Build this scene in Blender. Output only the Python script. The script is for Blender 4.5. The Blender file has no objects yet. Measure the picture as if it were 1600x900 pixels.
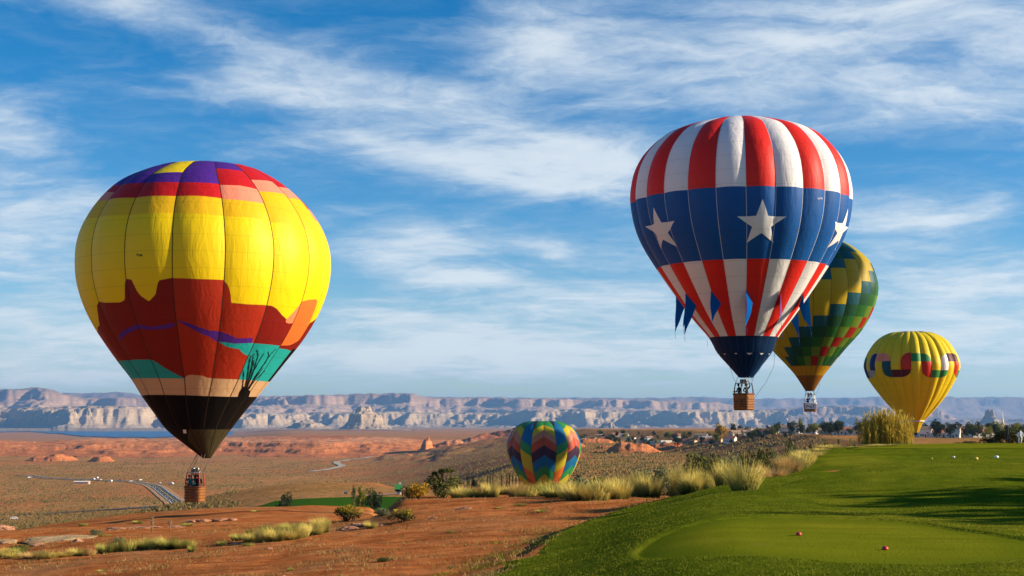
import bpy, bmesh, math, random
import numpy as np
from mathutils import Vector, Matrix, noise as mnoise

random.seed(7)
RS = np.random.RandomState(11)
R = math.radians
scene = bpy.context.scene
COL = scene.collection

# ------------------------------------------------------------------ camera, sky, sun, exposure
EYE = 2.2
F = 1600 * 50.0 / 36.0            # focal length in photograph pixels
TP = 210.0 / F                    # horizon sits 210 px below the picture centre
PITCH = math.atan(TP)
CP, SP = math.cos(PITCH), math.sin(PITCH)
SUN_AZ, SUN_EL = R(95), R(19)     # azimuth from the view direction (+Y) towards +X
SUN_DIR = Vector((math.sin(SUN_AZ) * math.cos(SUN_EL), math.cos(SUN_AZ) * math.cos(SUN_EL), math.sin(SUN_EL)))

cam_d = bpy.data.cameras.new('camera'); cam = bpy.data.objects.new('camera', cam_d); COL.objects.link(cam)
cam_d.sensor_width = 36; cam_d.lens = 50; cam_d.clip_start = 0.1; cam_d.clip_end = 150000
cam.location = (0, 0, EYE); cam.rotation_euler = (math.pi / 2 + PITCH, 0, 0)
scene.camera = cam

vs = scene.view_settings
vs.view_transform = 'Standard'; vs.look = 'None'; vs.gamma = 1.0; vs.exposure = 0.95
vs.use_curve_mapping = False
scene.cycles.max_bounces = 7; scene.cycles.diffuse_bounces = 3; scene.cycles.glossy_bounces = 2
scene.cycles.transmission_bounces = 4; scene.cycles.transparent_max_bounces = 6; scene.cycles.volume_bounces = 0
scene.cycles.use_denoising = True

def el_tan(py):                   # pixel row -> tan(elevation)
    t = (660.0 - py) / F
    return t / (1 - (t - TP) * TP)
def q_of(px, py=660.0):           # pixel -> X / Y
    return (px - 800.0) / F * (CP + el_tan(py) * SP)
def at(px, py, Y):                # pixel and depth -> world point
    return Vector((Y * q_of(px, py), Y, EYE + Y * el_tan(py)))
def proj(P):                      # world points (n,3) -> pixels
    P = np.asarray(P, float); x, y, z = P[..., 0], P[..., 1], P[..., 2] - EYE
    d = y * CP + z * SP; v = z * CP - y * SP
    return 800 + F * x / d, 450 - F * v / d

class NT:                         # small node-tree writer
    def __init__(s, nt): s.nt = nt; s.N = nt.nodes; s.L = nt.links
    def node(s, typ, **kw):
        n = s.N.new(typ)
        for k, v in kw.items(): setattr(n, k, v)
        return n
    def put(s, sock, v):
        if isinstance(v, bpy.types.NodeSocket): s.L.new(v, sock)
        elif v is not None: sock.default_value = v
    def math(s, op, a, b=None, c=None, clamp=False):
        n = s.node('ShaderNodeMath', operation=op, use_clamp=clamp)
        for i, v in enumerate((a, b, c)):
            if v is not None: s.put(n.inputs[i], v)
        return n.outputs[0]
    def mix(s, f, a, b, mode='MIX'):
        n = s.node('ShaderNodeMix', data_type='RGBA', blend_type=mode)
        s.put(n.inputs[0], f)
        for i, v in ((6, a), (7, b)):
            if isinstance(v, (tuple, list)): v = tuple(v) + (1,) if len(v) == 3 else v
            s.put(n.inputs[i], v)
        return n.outputs[2]
    def noise(s, vec, scale, detail=4, rough=.55, dist=0.0):
        n = s.node('ShaderNodeTexNoise')
        if vec is not None: s.put(n.inputs['Vector'], vec)
        n.inputs['Scale'].default_value = scale; n.inputs['Detail'].default_value = detail
        n.inputs['Roughness'].default_value = rough; n.inputs['Distortion'].default_value = dist
        return n.outputs['Fac']
    def ramp(s, f, pts):
        n = s.node('ShaderNodeValToRGB'); e = n.color_ramp.elements
        while len(e) < len(pts): e.new(0.5)
        for i, (p, c) in enumerate(pts):
            e[i].position = p; e[i].color = (tuple(c) + (1,)) if len(c) == 3 else c
        s.put(n.inputs[0], f); return n.outputs[0]
    def step(s, f, lo, hi):       # clamped linear step
        n = s.node('ShaderNodeMapRange', interpolation_type='SMOOTHSTEP')
        s.put(n.inputs[0], f); n.inputs[1].default_value = lo; n.inputs[2].default_value = hi
        return n.outputs[0]
    def mapping(s, vec, scale=(1, 1, 1), rot=(0, 0, 0), loc=(0, 0, 0)):
        n = s.node('ShaderNodeMapping'); s.put(n.inputs[0], vec)
        n.inputs['Location'].default_value = loc; n.inputs['Rotation'].default_value = rot; n.inputs['Scale'].default_value = scale
        return n.outputs[0]

def build_world():
    w = bpy.data.worlds.new('World'); scene.world = w; w.use_nodes = True
    t = NT(w.node_tree); t.N.clear()
    sky = t.node('ShaderNodeTexSky', sky_type='NISHITA', sun_disc=False)
    sky.sun_elevation = SUN_EL; sky.sun_rotation = SUN_AZ
    sky.altitude = 1300; sky.air_density = 1.0; sky.dust_density = 0.35; sky.ozone_density = 3.0
    hs = t.node('ShaderNodeHueSaturation'); hs.inputs['Saturation'].default_value = 1.42; hs.inputs['Value'].default_value = 1.0
    t.L.new(sky.outputs[0], hs.inputs['Color'])
    tc = t.node('ShaderNodeTexCoord'); d = tc.outputs['Generated']
    sx = t.node('ShaderNodeSeparateXYZ'); t.L.new(d, sx.inputs[0]); dx, dy, dz = sx.outputs
    az = t.math('ARCTAN2', dx, dy); el = t.math('ARCSINE', dz)
    # sheet of cirrus seen in perspective
    den = t.math('ADD', t.math('MAXIMUM', dz, 0.0), 0.13)
    px_, py_ = t.math('DIVIDE', dx, den), t.math('DIVIDE', dy, den)
    cb = t.node('ShaderNodeCombineXYZ'); t.put(cb.inputs[0], px_); t.put(cb.inputs[1], py_)
    wn = t.node('ShaderNodeTexNoise'); t.put(wn.inputs['Vector'], cb.outputs[0]); wn.inputs['Scale'].default_value = 1.7; wn.inputs['Detail'].default_value = 5; wn.inputs['Roughness'].default_value = .6
    wv = t.node('ShaderNodeVectorMath', operation='MULTIPLY_ADD'); t.put(wv.inputs[0], wn.outputs['Color']); wv.inputs[1].default_value = (.30, .30, 0); t.put(wv.inputs[2], cb.outputs[0])
    v1 = t.mapping(wv.outputs[0], scale=(1.0, 1.15, 1), rot=(0, 0, R(28)), loc=(3.3, 1.7, 0))
    n1 = t.noise(v1, 2.1, 12, .62, 0.35)
    v2 = t.mapping(wv.outputs[0], scale=(1.1, 1.6, 1), rot=(0, 0, R(24)), loc=(1.1, 7.7, 0))
    n2 = t.noise(v2, 3.4, 10, .66, 0.5)
    v3 = t.mapping(cb.outputs[0], loc=(9.1, 4.4, 0)); n3 = t.noise(v3, 0.55, 3, .5, 0.3)
    n4 = t.noise(t.mapping(wv.outputs[0], scale=(1.0, 1.5, 1), rot=(0, 0, R(40)), loc=(5, 2, 0)), 8.0, 8, .65, .3)
    tex = t.math('ADD', t.math('ADD', t.math('MULTIPLY', n1, .58), t.math('MULTIPLY', n2, .27)), t.math('MULTIPLY', n4, .15))
    # banks of cloud where they stand in the sky: px, py, half length, half width, slope(deg, down to the right), amount
    banks = [(680, 210, 340, 72, 13, .50), (590, 170, 170, 55, 10, .32), (880, 262, 170, 38, 12, .30), (1180, 70, 320, 100, 6, .55), (880, 70, 200, 72, 14, .36),
             (1520, 70, 190, 100, 4, .52), (240, 15, 180, 38, 10, .30), (420, 70, 160, 35, 10, .12), (70, 350, 190, 95, -8, .46),
             (20, 190, 70, 45, 5, .34), (640, 395, 140, 50, 3, .46), (740, 430, 60, 20, 4, .25), (860, 398, 34, 14, 3, .3), (900, 270, 120, 40, 10, .2),
             (1400, 335, 130, 34, 5, .48), (1470, 420, 170, 42, 4, .30), (950, 450, 230, 45, 0, .30), (130, 520, 220, 50, 2, .34),
             (720, 505, 260, 32, 0, .34), (1530, 530, 220, 60, 2, .40), (620, 560, 420, 34, 0, .36), (950, 560, 320, 34, 0, .34), (60, 590, 220, 26, 0, .36),
             (-500, 120, 300, 90, 12, .4), (2100, 200, 330, 110, 8, .4), (300, -420, 500, 120, 14, .4), (1500, -500, 420, 140, 8, .4),
             (-900, 430, 380, 60, 3, .4), (2500, 450, 380, 60, 3, .4), (-300, -300, 320, 90, 14, .35), (2300, -350, 380, 110, 10, .35)]
    cov = None
    for (bx, by, hl, hw, sl, am) in banks:
        a0 = math.atan(q_of(bx, by)); e0 = math.atan(el_tan(by) * math.cos(a0))
        k = 1.0 / F
        ca, sa = math.cos(R(-sl)), math.sin(R(-sl))
        da = t.math('SUBTRACT', az, a0); de = t.math('SUBTRACT', el, e0)
        u = t.math('ADD', t.math('MULTIPLY', da, ca / (hl * k)), t.math('MULTIPLY', de, sa / (hl * k)))
        v = t.math('ADD', t.math('MULTIPLY', da, -sa / (hw * k)), t.math('MULTIPLY', de, ca / (hw * k)))
        r2 = t.math('ADD', t.math('MULTIPLY', u, u), t.math('MULTIPLY', v, v))
        g = t.math('MULTIPLY', t.math('POWER', 2.71828, t.math('MULTIPLY', r2, -0.8)), am)
        cov = g if cov is None else t.math('ADD', cov, g)
    cov = t.math('ADD', t.math('MINIMUM', t.math('MULTIPLY', cov, 1.25), .72), t.math('MULTIPLY', t.math('SUBTRACT', n3, .5), .35))
    cov = t.math('ADD', cov, t.math('MULTIPLY', t.math('SUBTRACT', 1.0, t.step(dz, .05, .26)), .22))   # the sheet is seen edge-on low in the sky
    x = t.math('ADD', cov, t.math('MULTIPLY', t.math('SUBTRACT', tex, .5), 2.7))
    dens = t.math('POWER', t.step(x, .05, .95), 1.10)
    veil = t.math('MULTIPLY', t.step(n2, .40, .75), .22)
    dens = t.math('MULTIPLY', t.math('MAXIMUM', dens, veil), t.step(dz, -.02, .02))
    dens = t.math('MULTIPLY', dens, .82)
    # cirrus is lit by the sun: a little warmer and brighter than the air behind it
    cc = t.mix(t.step(x, .3, 1.1), (3.9, 4.9, 5.9), (6.3, 6.7, 6.9))
    col = t.mix(dens, hs.outputs[0], cc)
    bg = t.node('ShaderNodeBackground'); bg.inputs['Strength'].default_value = 0.072
    t.L.new(col, bg.inputs[0])
    out = t.node('ShaderNodeOutputWorld'); t.L.new(bg.outputs[0], out.inputs[0])
build_world()
scene.world.cycles.sampling_method = 'MANUAL'; scene.world.cycles.sample_map_resolution = 256

sun_d = bpy.data.lights.new('sun', 'SUN'); sun = bpy.data.objects.new('sun', sun_d); COL.objects.link(sun)
sun_d.energy = 5.0; sun_d.angle = R(0.53); sun_d.color = (1.0, .85, .63)
sun.location = (60, -20, 60)
sun.rotation_euler = SUN_DIR.to_track_quat('Z', 'Y').to_euler()

# ------------------------------------------------------------------ noise on arrays
_perm = RS.permutation(512)
def _h(ix, iy, seed):
    return _perm[(_perm[(ix + seed * 37) & 511] + iy) & 511]
def pnoise(x, y, seed=0):
    x = np.asarray(x, float); y = np.asarray(y, float)
    ix = np.floor(x).astype(int); iy = np.floor(y).astype(int); fx = x - ix; fy = y - iy
    u = fx * fx * fx * (fx * (fx * 6 - 15) + 10); v = fy * fy * fy * (fy * (fy * 6 - 15) + 10)
    def g(a, b, dx, dy):
        th = _h(a, b, seed) * (2 * math.pi / 512); return np.cos(th) * dx + np.sin(th) * dy
    n00 = g(ix, iy, fx, fy); n10 = g(ix + 1, iy, fx - 1, fy); n01 = g(ix, iy + 1, fx, fy - 1); n11 = g(ix + 1, iy + 1, fx - 1, fy - 1)
    return ((n00 * (1 - u) + n10 * u) * (1 - v) + (n01 * (1 - u) + n11 * u) * v) * 1.5
def fbm(x, y, octv=5, gain=.5, seed=0):
    s = 0; a = 1.0; n = 0
    for o in range(octv):
        s = s + a * pnoise(x * 2 ** o + 17.3 * o, y * 2 ** o + 9.1 * o, seed + o); n += a; a *= gain
    return s / n
def ridged(x, y, octv=5, gain=.5, seed=0):
    s = 0; a = 1.0; n = 0
    for o in range(octv):
        s = s + a * (1 - np.abs(pnoise(x * 2 ** o + 7.3 * o, y * 2 ** o + 3.1 * o, seed + o)) * 1.6); n += a; a *= gain
    return s / n
def ss(x, a, b):
    t = np.clip((np.asarray(x, float) - a) / (b - a), 0, 1); return t * t * (3 - 2 * t)

# ------------------------------------------------------------------ mesh and object helpers
def np_mesh(name, V, Fc, smooth=False):
    V = np.asarray(V, np.float32).reshape(-1, 3); Fc = np.asarray(Fc, np.int32); k = Fc.shape[1]
    m = bpy.data.meshes.new(name); m.vertices.add(len(V)); m.vertices.foreach_set('co', V.ravel())
    m.loops.add(Fc.size); m.loops.foreach_set('vertex_index', Fc.ravel())
    m.polygons.add(len(Fc)); m.polygons.foreach_set('loop_start', np.arange(0, Fc.size, k, dtype=np.int32))
    m.polygons.foreach_set('loop_total', np.full(len(Fc), k, np.int32))
    if smooth: m.polygons.foreach_set('use_smooth', np.ones(len(Fc), bool))
    m.update(calc_edges=True); return m
def grid_faces(nr, nc):
    i = np.arange(nr - 1)[:, None] * nc + np.arange(nc - 1)[None, :]
    return np.stack([i, i + 1, i + nc + 1, i + nc], -1).reshape(-1, 4)
def add(name, mesh, mat=None, parent=None, loc=None, rz=None):
    o = bpy.data.objects.new(name, mesh); COL.objects.link(o)
    if mat is not None and mesh is not None and len(mesh.materials) == 0: mesh.materials.append(mat)
    if parent is not None: o.parent = parent
    if loc is not None: o.location = loc
    if rz is not None: o.rotation_euler = (0, 0, rz)
    return o
def tag(o, label=None, cat=None, group=None, kind=None):
    if label: o['label'] = label
    if cat: o['category'] = cat
    if group: o['group'] = group
    if kind: o['kind'] = kind
    return o
def thing(name, label, cat, loc=(0, 0, 0), rz=0, group=None):
    o = bpy.data.objects.new(name, None); COL.objects.link(o); o.location = loc; o.rotation_euler = (0, 0, rz)
    o.empty_display_size = .3
    return tag(o, label, cat, group)
def copy_tree(o, parent=None):
    c = o.copy(); COL.objects.link(c); c.parent = parent
    for ch in list(o.children): copy_tree(ch, c)
    return c
class MB:                         # collects simple shapes into one mesh
    def __init__(s): s.V = []; s.F = []; s.S = []
    def raw(s, V, Fc, smooth=False):
        b = len(s.V); s.V += [tuple(v) for v in V]
        for f in Fc: s.F.append(tuple(b + i for i in f)); s.S.append(smooth)
    def box(s, c, d, rot=None):
        x, y, z = d[0] / 2, d[1] / 2, d[2] / 2
        V = [Vector((i * x, j * y, k * z)) for k in (-1, 1) for j in (-1, 1) for i in (-1, 1)]
        if rot is not None: V = [rot @ v for v in V]
        V = [v + Vector(c) for v in V]
        s.raw(V, [(0, 2, 3, 1), (4, 5, 7, 6), (0, 1, 5, 4), (2, 6, 7, 3), (0, 4, 6, 2), (1, 3, 7, 5)])
    def tube(s, pts, rad, n=8, cap=True):
        pts = [Vector(p) for p in pts]; rads = rad if isinstance(rad, (list, tuple)) else [rad] * len(pts)
        rings = []; prev = None
        for i, p in enumerate(pts):
            d = (pts[min(i + 1, len(pts) - 1)] - pts[max(i - 1, 0)]).normalized()
            ref = Vector((0, 0, 1)) if abs(d.z) < .9 else Vector((1, 0, 0))
            a = d.cross(ref).normalized() if prev is None else (prev - d * prev.dot(d)).normalized()
            prev = a; b = d.cross(a)
            rings.append([p + (a * math.cos(2 * math.pi * k / n) + b * math.sin(2 * math.pi * k / n)) * rads[i] for k in range(n)])
        V = [v for r in rings for v in r]; Fc = []
        for i in range(len(rings) - 1):
            for k in range(n): Fc.append((i * n + k, i * n + (k + 1) % n, (i + 1) * n + (k + 1) % n, (i + 1) * n + k))
        if cap: Fc += [tuple(range(n - 1, -1, -1)), tuple((len(rings) - 1) * n + k for k in range(n))]
        s.raw(V, Fc, True)
    def lathe(s, prof, n=16, c=(0, 0, 0), cap=True):
        V = [(c[0] + r * math.cos(2 * math.pi * k / n), c[1] + r * math.sin(2 * math.pi * k / n), c[2] + z) for r, z in prof for k in range(n)]
        Fc = [(i * n + k, i * n + (k + 1) % n, (i + 1) * n + (k + 1) % n, (i + 1) * n + k) for i in range(len(prof) - 1) for k in range(n)]
        if cap: Fc += [tuple(range(n - 1, -1, -1)), tuple((len(prof) - 1) * n + k for k in range(n))]
        s.raw(V, Fc, True)
    def mesh(s, name):
        m = bpy.data.meshes.new(name); m.from_pydata(s.V, [], s.F)
        m.polygons.foreach_set('use_smooth', s.S); m.update(); return m
    def build(s, name, mat=None, parent=None): return add(name, s.mesh(name), mat, parent)

# ------------------------------------------------------------------ materials
MATS = {}
def newmat(name):
    m = bpy.data.materials.new(name); m.use_nodes = True; t = NT(m.node_tree); t.N.clear()
    out = t.node('ShaderNodeOutputMaterial'); MATS[name] = m
    return m, t, out
def principled(t, col, rough=.8, spec=.3, bump=None, bstr=.3, bdist=.05, metal=0):
    p = t.node('ShaderNodeBsdfPrincipled')
    if isinstance(col, (tuple, list)): col = tuple(col) + (1,) if len(col) == 3 else col
    t.put(p.inputs['Base Color'], col); t.put(p.inputs['Roughness'], rough); p.inputs['Specular IOR Level'].default_value = spec
    p.inputs['Metallic'].default_value = metal
    if bump is not None:
        b = t.node('ShaderNodeBump'); b.inputs['Strength'].default_value = bstr; b.inputs['Distance'].default_value = bdist
        t.put(b.inputs['Height'], bump); t.L.new(b.outputs[0], p.inputs['Normal'])
    return p.outputs[0]
def pos(t): return t.node('ShaderNodeNewGeometry').outputs['Position']
def objc(t): return t.node('ShaderNodeTexCoord').outputs['Object']
def simple(name, col, rough=.7, spec=.3, var=.15, scale=8, metal=0, bstr=.15):
    if name in MATS: return MATS[name]
    m, t, out = newmat(name); v = objc(t); n = t.noise(v, scale, 4)
    c = t.mix(n, tuple(x * (1 - var) for x in col), tuple(min(1, x * (1 + var)) for x in col))
    t.L.new(principled(t, c, rough, spec, n, bstr, .02, metal), out.inputs[0]); return m
def fabric(name, col, trans=.22, seam=1.1, spec=.22):
    if name in MATS: return MATS[name]
    m, t, out = newmat(name); v = objc(t)
    sp = t.node('ShaderNodeSeparateXYZ'); t.L.new(v, sp.inputs[0])
    fr = t.math('FRACT', t.math('DIVIDE', sp.outputs[2], seam))
    line = t.math('MULTIPLY', t.math('LESS_THAN', fr, .035), .30)        # sewn cross seams of the gores
    wr = t.noise(t.mapping(v, scale=(1.6, 1.6, .35)), 1.0, 5, .6, .4)
    n = t.noise(v, .35, 3)
    c = t.mix(n, tuple(x * .93 for x in col), tuple(min(1, x * 1.05) for x in col))
    c = t.mix(line, c, tuple(x * .35 for x in col))
    p = t.node('ShaderNodeBsdfPrincipled'); t.put(p.inputs['Base Color'], c)
    p.inputs['Roughness'].default_value = .52; p.inputs['Specular IOR Level'].default_value = spec
    b = t.node('ShaderNodeBump'); b.inputs['Strength'].default_value = .5; b.inputs['Distance'].default_value = .14
    t.put(b.inputs['Height'], wr); t.L.new(b.outputs[0], p.inputs['Normal'])
    tr = t.node('ShaderNodeBsdfTranslucent'); t.put(tr.inputs[0], c)
    mx = t.node('ShaderNodeMixShader'); mx.inputs[0].default_value = trans
    t.L.new(p.outputs[0], mx.inputs[1]); t.L.new(tr.outputs[0], mx.inputs[2]); t.L.new(mx.outputs[0], out.inputs[0]); return m
def leafmat(name, c1, c2, scale=3.0, trans=.3, grad=None):
    if name in MATS: return MATS[name]
    m, t, out = newmat(name); n = t.noise(pos(t), scale, 3)
    rnd = t.node('ShaderNodeNewGeometry').outputs['Random Per Island']
    f = t.math('ADD', t.math('MULTIPLY', t.step(n, .3, .7), .5), t.math('MULTIPLY', rnd, .5))
    c = t.mix(f, c1, c2)
    if grad is not None:                                                  # plant is a different colour towards its root
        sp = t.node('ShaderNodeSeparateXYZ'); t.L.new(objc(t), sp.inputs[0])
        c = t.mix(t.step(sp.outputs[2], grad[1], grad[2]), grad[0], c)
    p = principled(t, c, .8, .08)
    tr = t.node('ShaderNodeBsdfTranslucent'); t.put(tr.inputs[0], c)
    mx = t.node('ShaderNodeMixShader'); mx.inputs[0].default_value = trans
    t.L.new(p, mx.inputs[1]); t.L.new(tr.outputs[0], mx.inputs[2]); t.L.new(mx.outputs[0], out.inputs[0]); return m

# ------------------------------------------------------------------ terrain: one height function for the whole place
_ey = [-30, 0, 14, 20, 30, 41, 56, 68, 80, 94, 104, 130, 200, 400, 850, 1200, 2000, 2700, 3500, 5000, 9000]
_ex = [-5, -3, -2, -1.4, -.4, 1.2, 5.0, 11.0, 16, 21, 27, 38, 58, 108, 205, 240, 262, 180, 100, 60, 900]
def edge_x(y): return np.interp(y, _ey, _ex)
TEE_C, TEE_A, TEE_B = (6.1, 27.6), 3.7, 5.6
def tee_r(x, y):
    a = np.arctan2((y - TEE_C[1]) / TEE_B, (x - TEE_C[0]) / TEE_A)
    r = np.hypot((x - TEE_C[0]) / TEE_A, (y - TEE_C[1]) / TEE_B)
    return r * (1 + .04 * np.sin(3 * a + 1) + .03 * np.sin(5 * a))
_LY = [0, 60, 155, 205, 350, 530, 1100, 1400, 2000, 3000, 3800, 4600, 5600, 10800, 17500, 18500, 60000]
_LZ = [0, -2.7, -7.9, -15, -32, -44, -74, -83, -88, -92, -93, -78, -100, -112, -112, -80, -80]
_SY = [0, 60, 155, 215, 350, 530, 800, 1000, 1400, 2000, 3000, 3800, 4600, 10000, 16000, 60000]
_SZ = [0, -2.4, -6.9, -14, -25, -27.6, -31, -50, -82, -88, -92, -93, -62, -64, -76, -80]
_MY = [0, 60, 78, 120, 250, 450, 700, 900, 1400, 2000, 3000, 3800, 4600, 10000, 16000, 60000]
_MZ = [0, -1.3, -1.7, -8, -22, -26, -30, -42, -80, -88, -91, -92, -62, -64, -76, -80]
_BY = [0, 60, 78, 120, 250, 450, 700, 1500, 2000, 2700, 3600, 5000, 8000, 16000, 60000]
_BZ = [0, -1.3, -1.6, -8, -22, -25.5, -27, -28, -27, -26, -40, -50, -60, -76, -80]
def height(x, y):
    x = np.asarray(x, float); y = np.asarray(y, float)
    xe = edge_x(y); d = x - xe; ad = np.clip(-d, 0, 60); q = x / np.maximum(y, 4)
    # turf plateau and the mesa it belongs to
    top = np.interp(y, [0, 104, 150, 400, 900, 1300, 3000, 5000, 7000, 60000], [0, 0, -.6, -4.5, -8, -8, -12, -30, -62, -80])
    un = (.20 * fbm(x / 11, y / 12, 3, .5, 3) * (.35 + .65 * ss(tee_r(x, y), .9, 1.6)) + .03 * fbm(x / 2.5, y / 3, 2, .5, 4)) * ss(y, 8, 20) * (1 - ss(y, 140, 200))
    un = un + .55 * ss(y - .12 * (x - 20), 80, 87) * ss(x, 12, 20) * (1 - ss(y, 103, 109))
    s = ((x - 7.6) * 20.6 - (y - 44) * 15.4) / 25.7; l = ((x - 7.6) * 15.4 + (y - 44) * 20.6) / 25.7
    un = un + .72 * ss(s, -.8, .9) * (1 - ss(s, 2, 14)) * ss(l, -4, 6) * (1 - ss(l, 40, 60))
    un = un - .045 * (1 - ss(tee_r(x, y), .95, 1.0)) + .03 * (1 - ss(tee_r(x, y), 1.0, 1.5))
    un = un + .55 * ss(y, 120, 132) * ss(x, 36, 44) * (1 - ss(y, 160, 175))
    un = un + 2.2 * fbm(x / 160, y / 160, 4, .5, 5) * ss(y, 180, 500)
    drop = 1.0 * (1 - ss(y, 50, 92))                   # the turf rolls over towards its left edge
    zt = top + un - drop * (1 - ss(d, -.5, 5.2))
    # bare slope that falls away to the left of the turf
    near = -drop - .14 * ss(ad, 0, 1.6) - .066 * ad - .012 * np.clip(y - 30, 0, None)
    near = near + .75 * np.exp(-(((x + 4) / 7) ** 2 + ((y - 67) / 9) ** 2)) + .5 * np.exp(-(((x - 4) / 7) ** 2 + ((y - 64) / 8) ** 2))
    near = near + .13 * fbm(x / 5, y / 7, 5, .55, 9) + .05 * ridged((x + .35 * y) / 1.6, y / 9, 3, .5, 12) * ss(ad, 1, 4)
    zl = np.interp(y, _LY, _LZ) + np.interp(q, [-.36, -.24, -.18], [-1.6, 0, 0.3]) * ss(y, 70, 150) * (1 - ss(y, 160, 300))
    zs = np.interp(y, _SY, _SZ); zm = np.interp(y, _MY, _MZ)
    zb = np.interp(y, _BY, _BZ); w1 = np.where(y > 5200, ss(q, -.21, -.15), ss(q, -.36, -.13)); w2 = ss(q, -.10, -.072); w3 = ss(q, -.115, .06)
    far = (zl * (1 - w1) + zs * w1) * (1 - w2) + zm * w2
    far = far * (1 - w3) + zb * w3
    far = far + (.45 * fbm(x / 14, y / 16, 4, .5, 21) * (1 - ss(y, 150, 400))) + 4.5 * fbm(x / 230, y / 230, 5, .55, 22) * ss(y, 500, 1500) * (1 - .6 * ss(y, 5000, 9000))
    b = ss(y, 52, 80)
    zleft = near * (1 - b) + far * b
    # mesa rim: the plateau breaks down to the valley
    slope = np.interp(y, [0, 90, 130, 400, 2000, 5000], [9, 9, .30, .22, .22, .15])
    rim = zt - slope * np.clip(-d, 0, None) * (1 + .35 * fbm(x / 90, y / 90, 4, .5, 31) * ss(y, 150, 300))
    zleft_far = np.maximum(zleft, rim)
    zleft = zleft * (1 - ss(y, 60, 140)) + zleft_far * ss(y, 60, 140)
    return np.where(d > 0, zt, zleft)
def hz(x, y): return float(height(np.array([x]), np.array([y]))[0])
def ground_at(px, Y):
    x = Y * q_of(px, 700); return Vector((x, Y, hz(x, Y)))
def on_ground(px, py, y0=12, y1=130):   # where a pixel's ray meets the ground (or passes closest above it)
    lo, hi = y0, y1; q, e = q_of(px, py), el_tan(py)
    for _ in range(3):
        ys = np.exp(np.linspace(math.log(lo), math.log(hi), 90)); c = height(ys * q, ys) - (EYE + ys * e)
        hit = np.nonzero(c > 0)[0]; i = int(hit[0]) if len(hit) else int(np.argmax(c / ys))
        lo, hi = ys[max(0, i - 1)], ys[min(len(ys) - 1, i + 1)]
    y = ys[i]; return Vector((y * q, y, hz(y * q, y)))

# --- ground materials
def mat_dirt():
    m, t, out = newmat('red_dirt'); p = pos(t)
    big = t.noise(t.mapping(p, scale=(.12, .07, .1)), 1, 4, .6, .5); mid = t.noise(p, .9, 6, .65); fine = t.noise(p, 9, 6, .7)
    c = t.mix(t.step(mid, .35, .68), (.33, .092, .025), (.53, .185, .058))
    c = t.mix(t.math('MULTIPLY', t.step(big, .48, .68), .55), c, (.34, .19, .085))       # dry trampled turf stain
    c = t.mix(t.math('MULTIPLY', t.step(t.noise(t.mapping(p, scale=(.9, 2.2, 1)), 1.6, 6, .7), .56, .70), .6), c, (.13, .075, .03))
    c = t.mix(t.math('MULTIPLY', t.step(fine, .60, .75), .35), c, (.62, .34, .19))
    st = t.noise(t.mapping(p, scale=(.10, .45, 1), rot=(0, 0, R(-24))), 1, 6, .65, .5)
    c = t.mix(t.math('MULTIPLY', t.step(st, .50, .66), .55), c, (.17, .062, .022))      # washed streaks down the slope
    c = t.mix(t.math('MULTIPLY', t.step(st, .50, .30), .5), c, (.60, .24, .085))
    h = t.math('ADD', t.math('MULTIPLY', mid, .6), t.math('MULTIPLY', fine, .4))
    t.L.new(principled(t, c, 1.0, .0, h, 1.0, .14), out.inputs[0]); return m
def mat_turf(name, a, b, c3, streak=.5, bs=.7, fringe=False):
    m, t, out = newmat(name); p = pos(t)
    big = t.noise(t.mapping(p, scale=(.16, .10, .1)), 1, 5, .6, .6); mid = t.noise(p, 1.3, 6, .7); fine = t.noise(p, 14, 5, .75)
    c = t.mix(t.step(mid, .3, .72), a, b)
    c = t.mix(t.math('MULTIPLY', t.step(big, .45, .7), streak), c, c3)
    st = t.noise(t.mapping(p, scale=(.10, 1.3, 1), rot=(0, 0, R(-8))), 1, 5, .65)
    c = t.mix(t.math('MULTIPLY', t.step(st, .5, .72), streak * .8), c, tuple(x * .62 for x in a))
    c = t.mix(t.math('MULTIPLY', t.step(fine, .5, .75), .45), c, tuple(x * .45 for x in a))
    sw = t.node('ShaderNodeTexWave', wave_type='BANDS', bands_direction='Y'); t.put(sw.inputs[0], t.mapping(p, rot=(0, 0, R(14)))); sw.inputs['Scale'].default_value = .16; sw.inputs['Distortion'].default_value = 1.2; sw.inputs['Detail'].default_value = 3
    c = t.mix(t.math('MULTIPLY', sw.outputs['Fac'], .30), c, tuple(x * .68 for x in b))   # mowing passes
    dry = t.math('MULTIPLY', t.step(t.noise(p, .55, 7, .7, .6), .60, .74), t.step(t.noise(p, .11, 3), .42, .6))
    c = t.mix(t.math('MULTIPLY', dry, .7), c, (.22, .165, .045))                       # worn, dried-out spots
    if fringe:                                                                           # longer, greener collar round the tee
        sc = t.node('ShaderNodeVectorMath', operation='LENGTH'); t.put(sc.inputs[0], t.mapping(p, scale=(1 / 3.7, 1 / 5.6, 0), loc=(-6.1 / 3.7, -27.6 / 5.6, 0)))
        far = t.step(t.math('ADD', sc.outputs['Value'], t.math('MULTIPLY', t.math('SUBTRACT', mid, .5), .35)), .60, .96)
        near = t.math('LESS_THAN', sc.outputs['Value'], 1.4)
        c = t.mix(t.math('MULTIPLY', t.math('MULTIPLY', far, near), .85), c, (.108, .138, .007))
    h = t.math('ADD', t.math('MULTIPLY', mid, .35), t.math('MULTIPLY', fine, .65))
    t.L.new(principled(t, c, 1.0, .0, h, bs, .08), out.inputs[0]); return m
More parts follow.
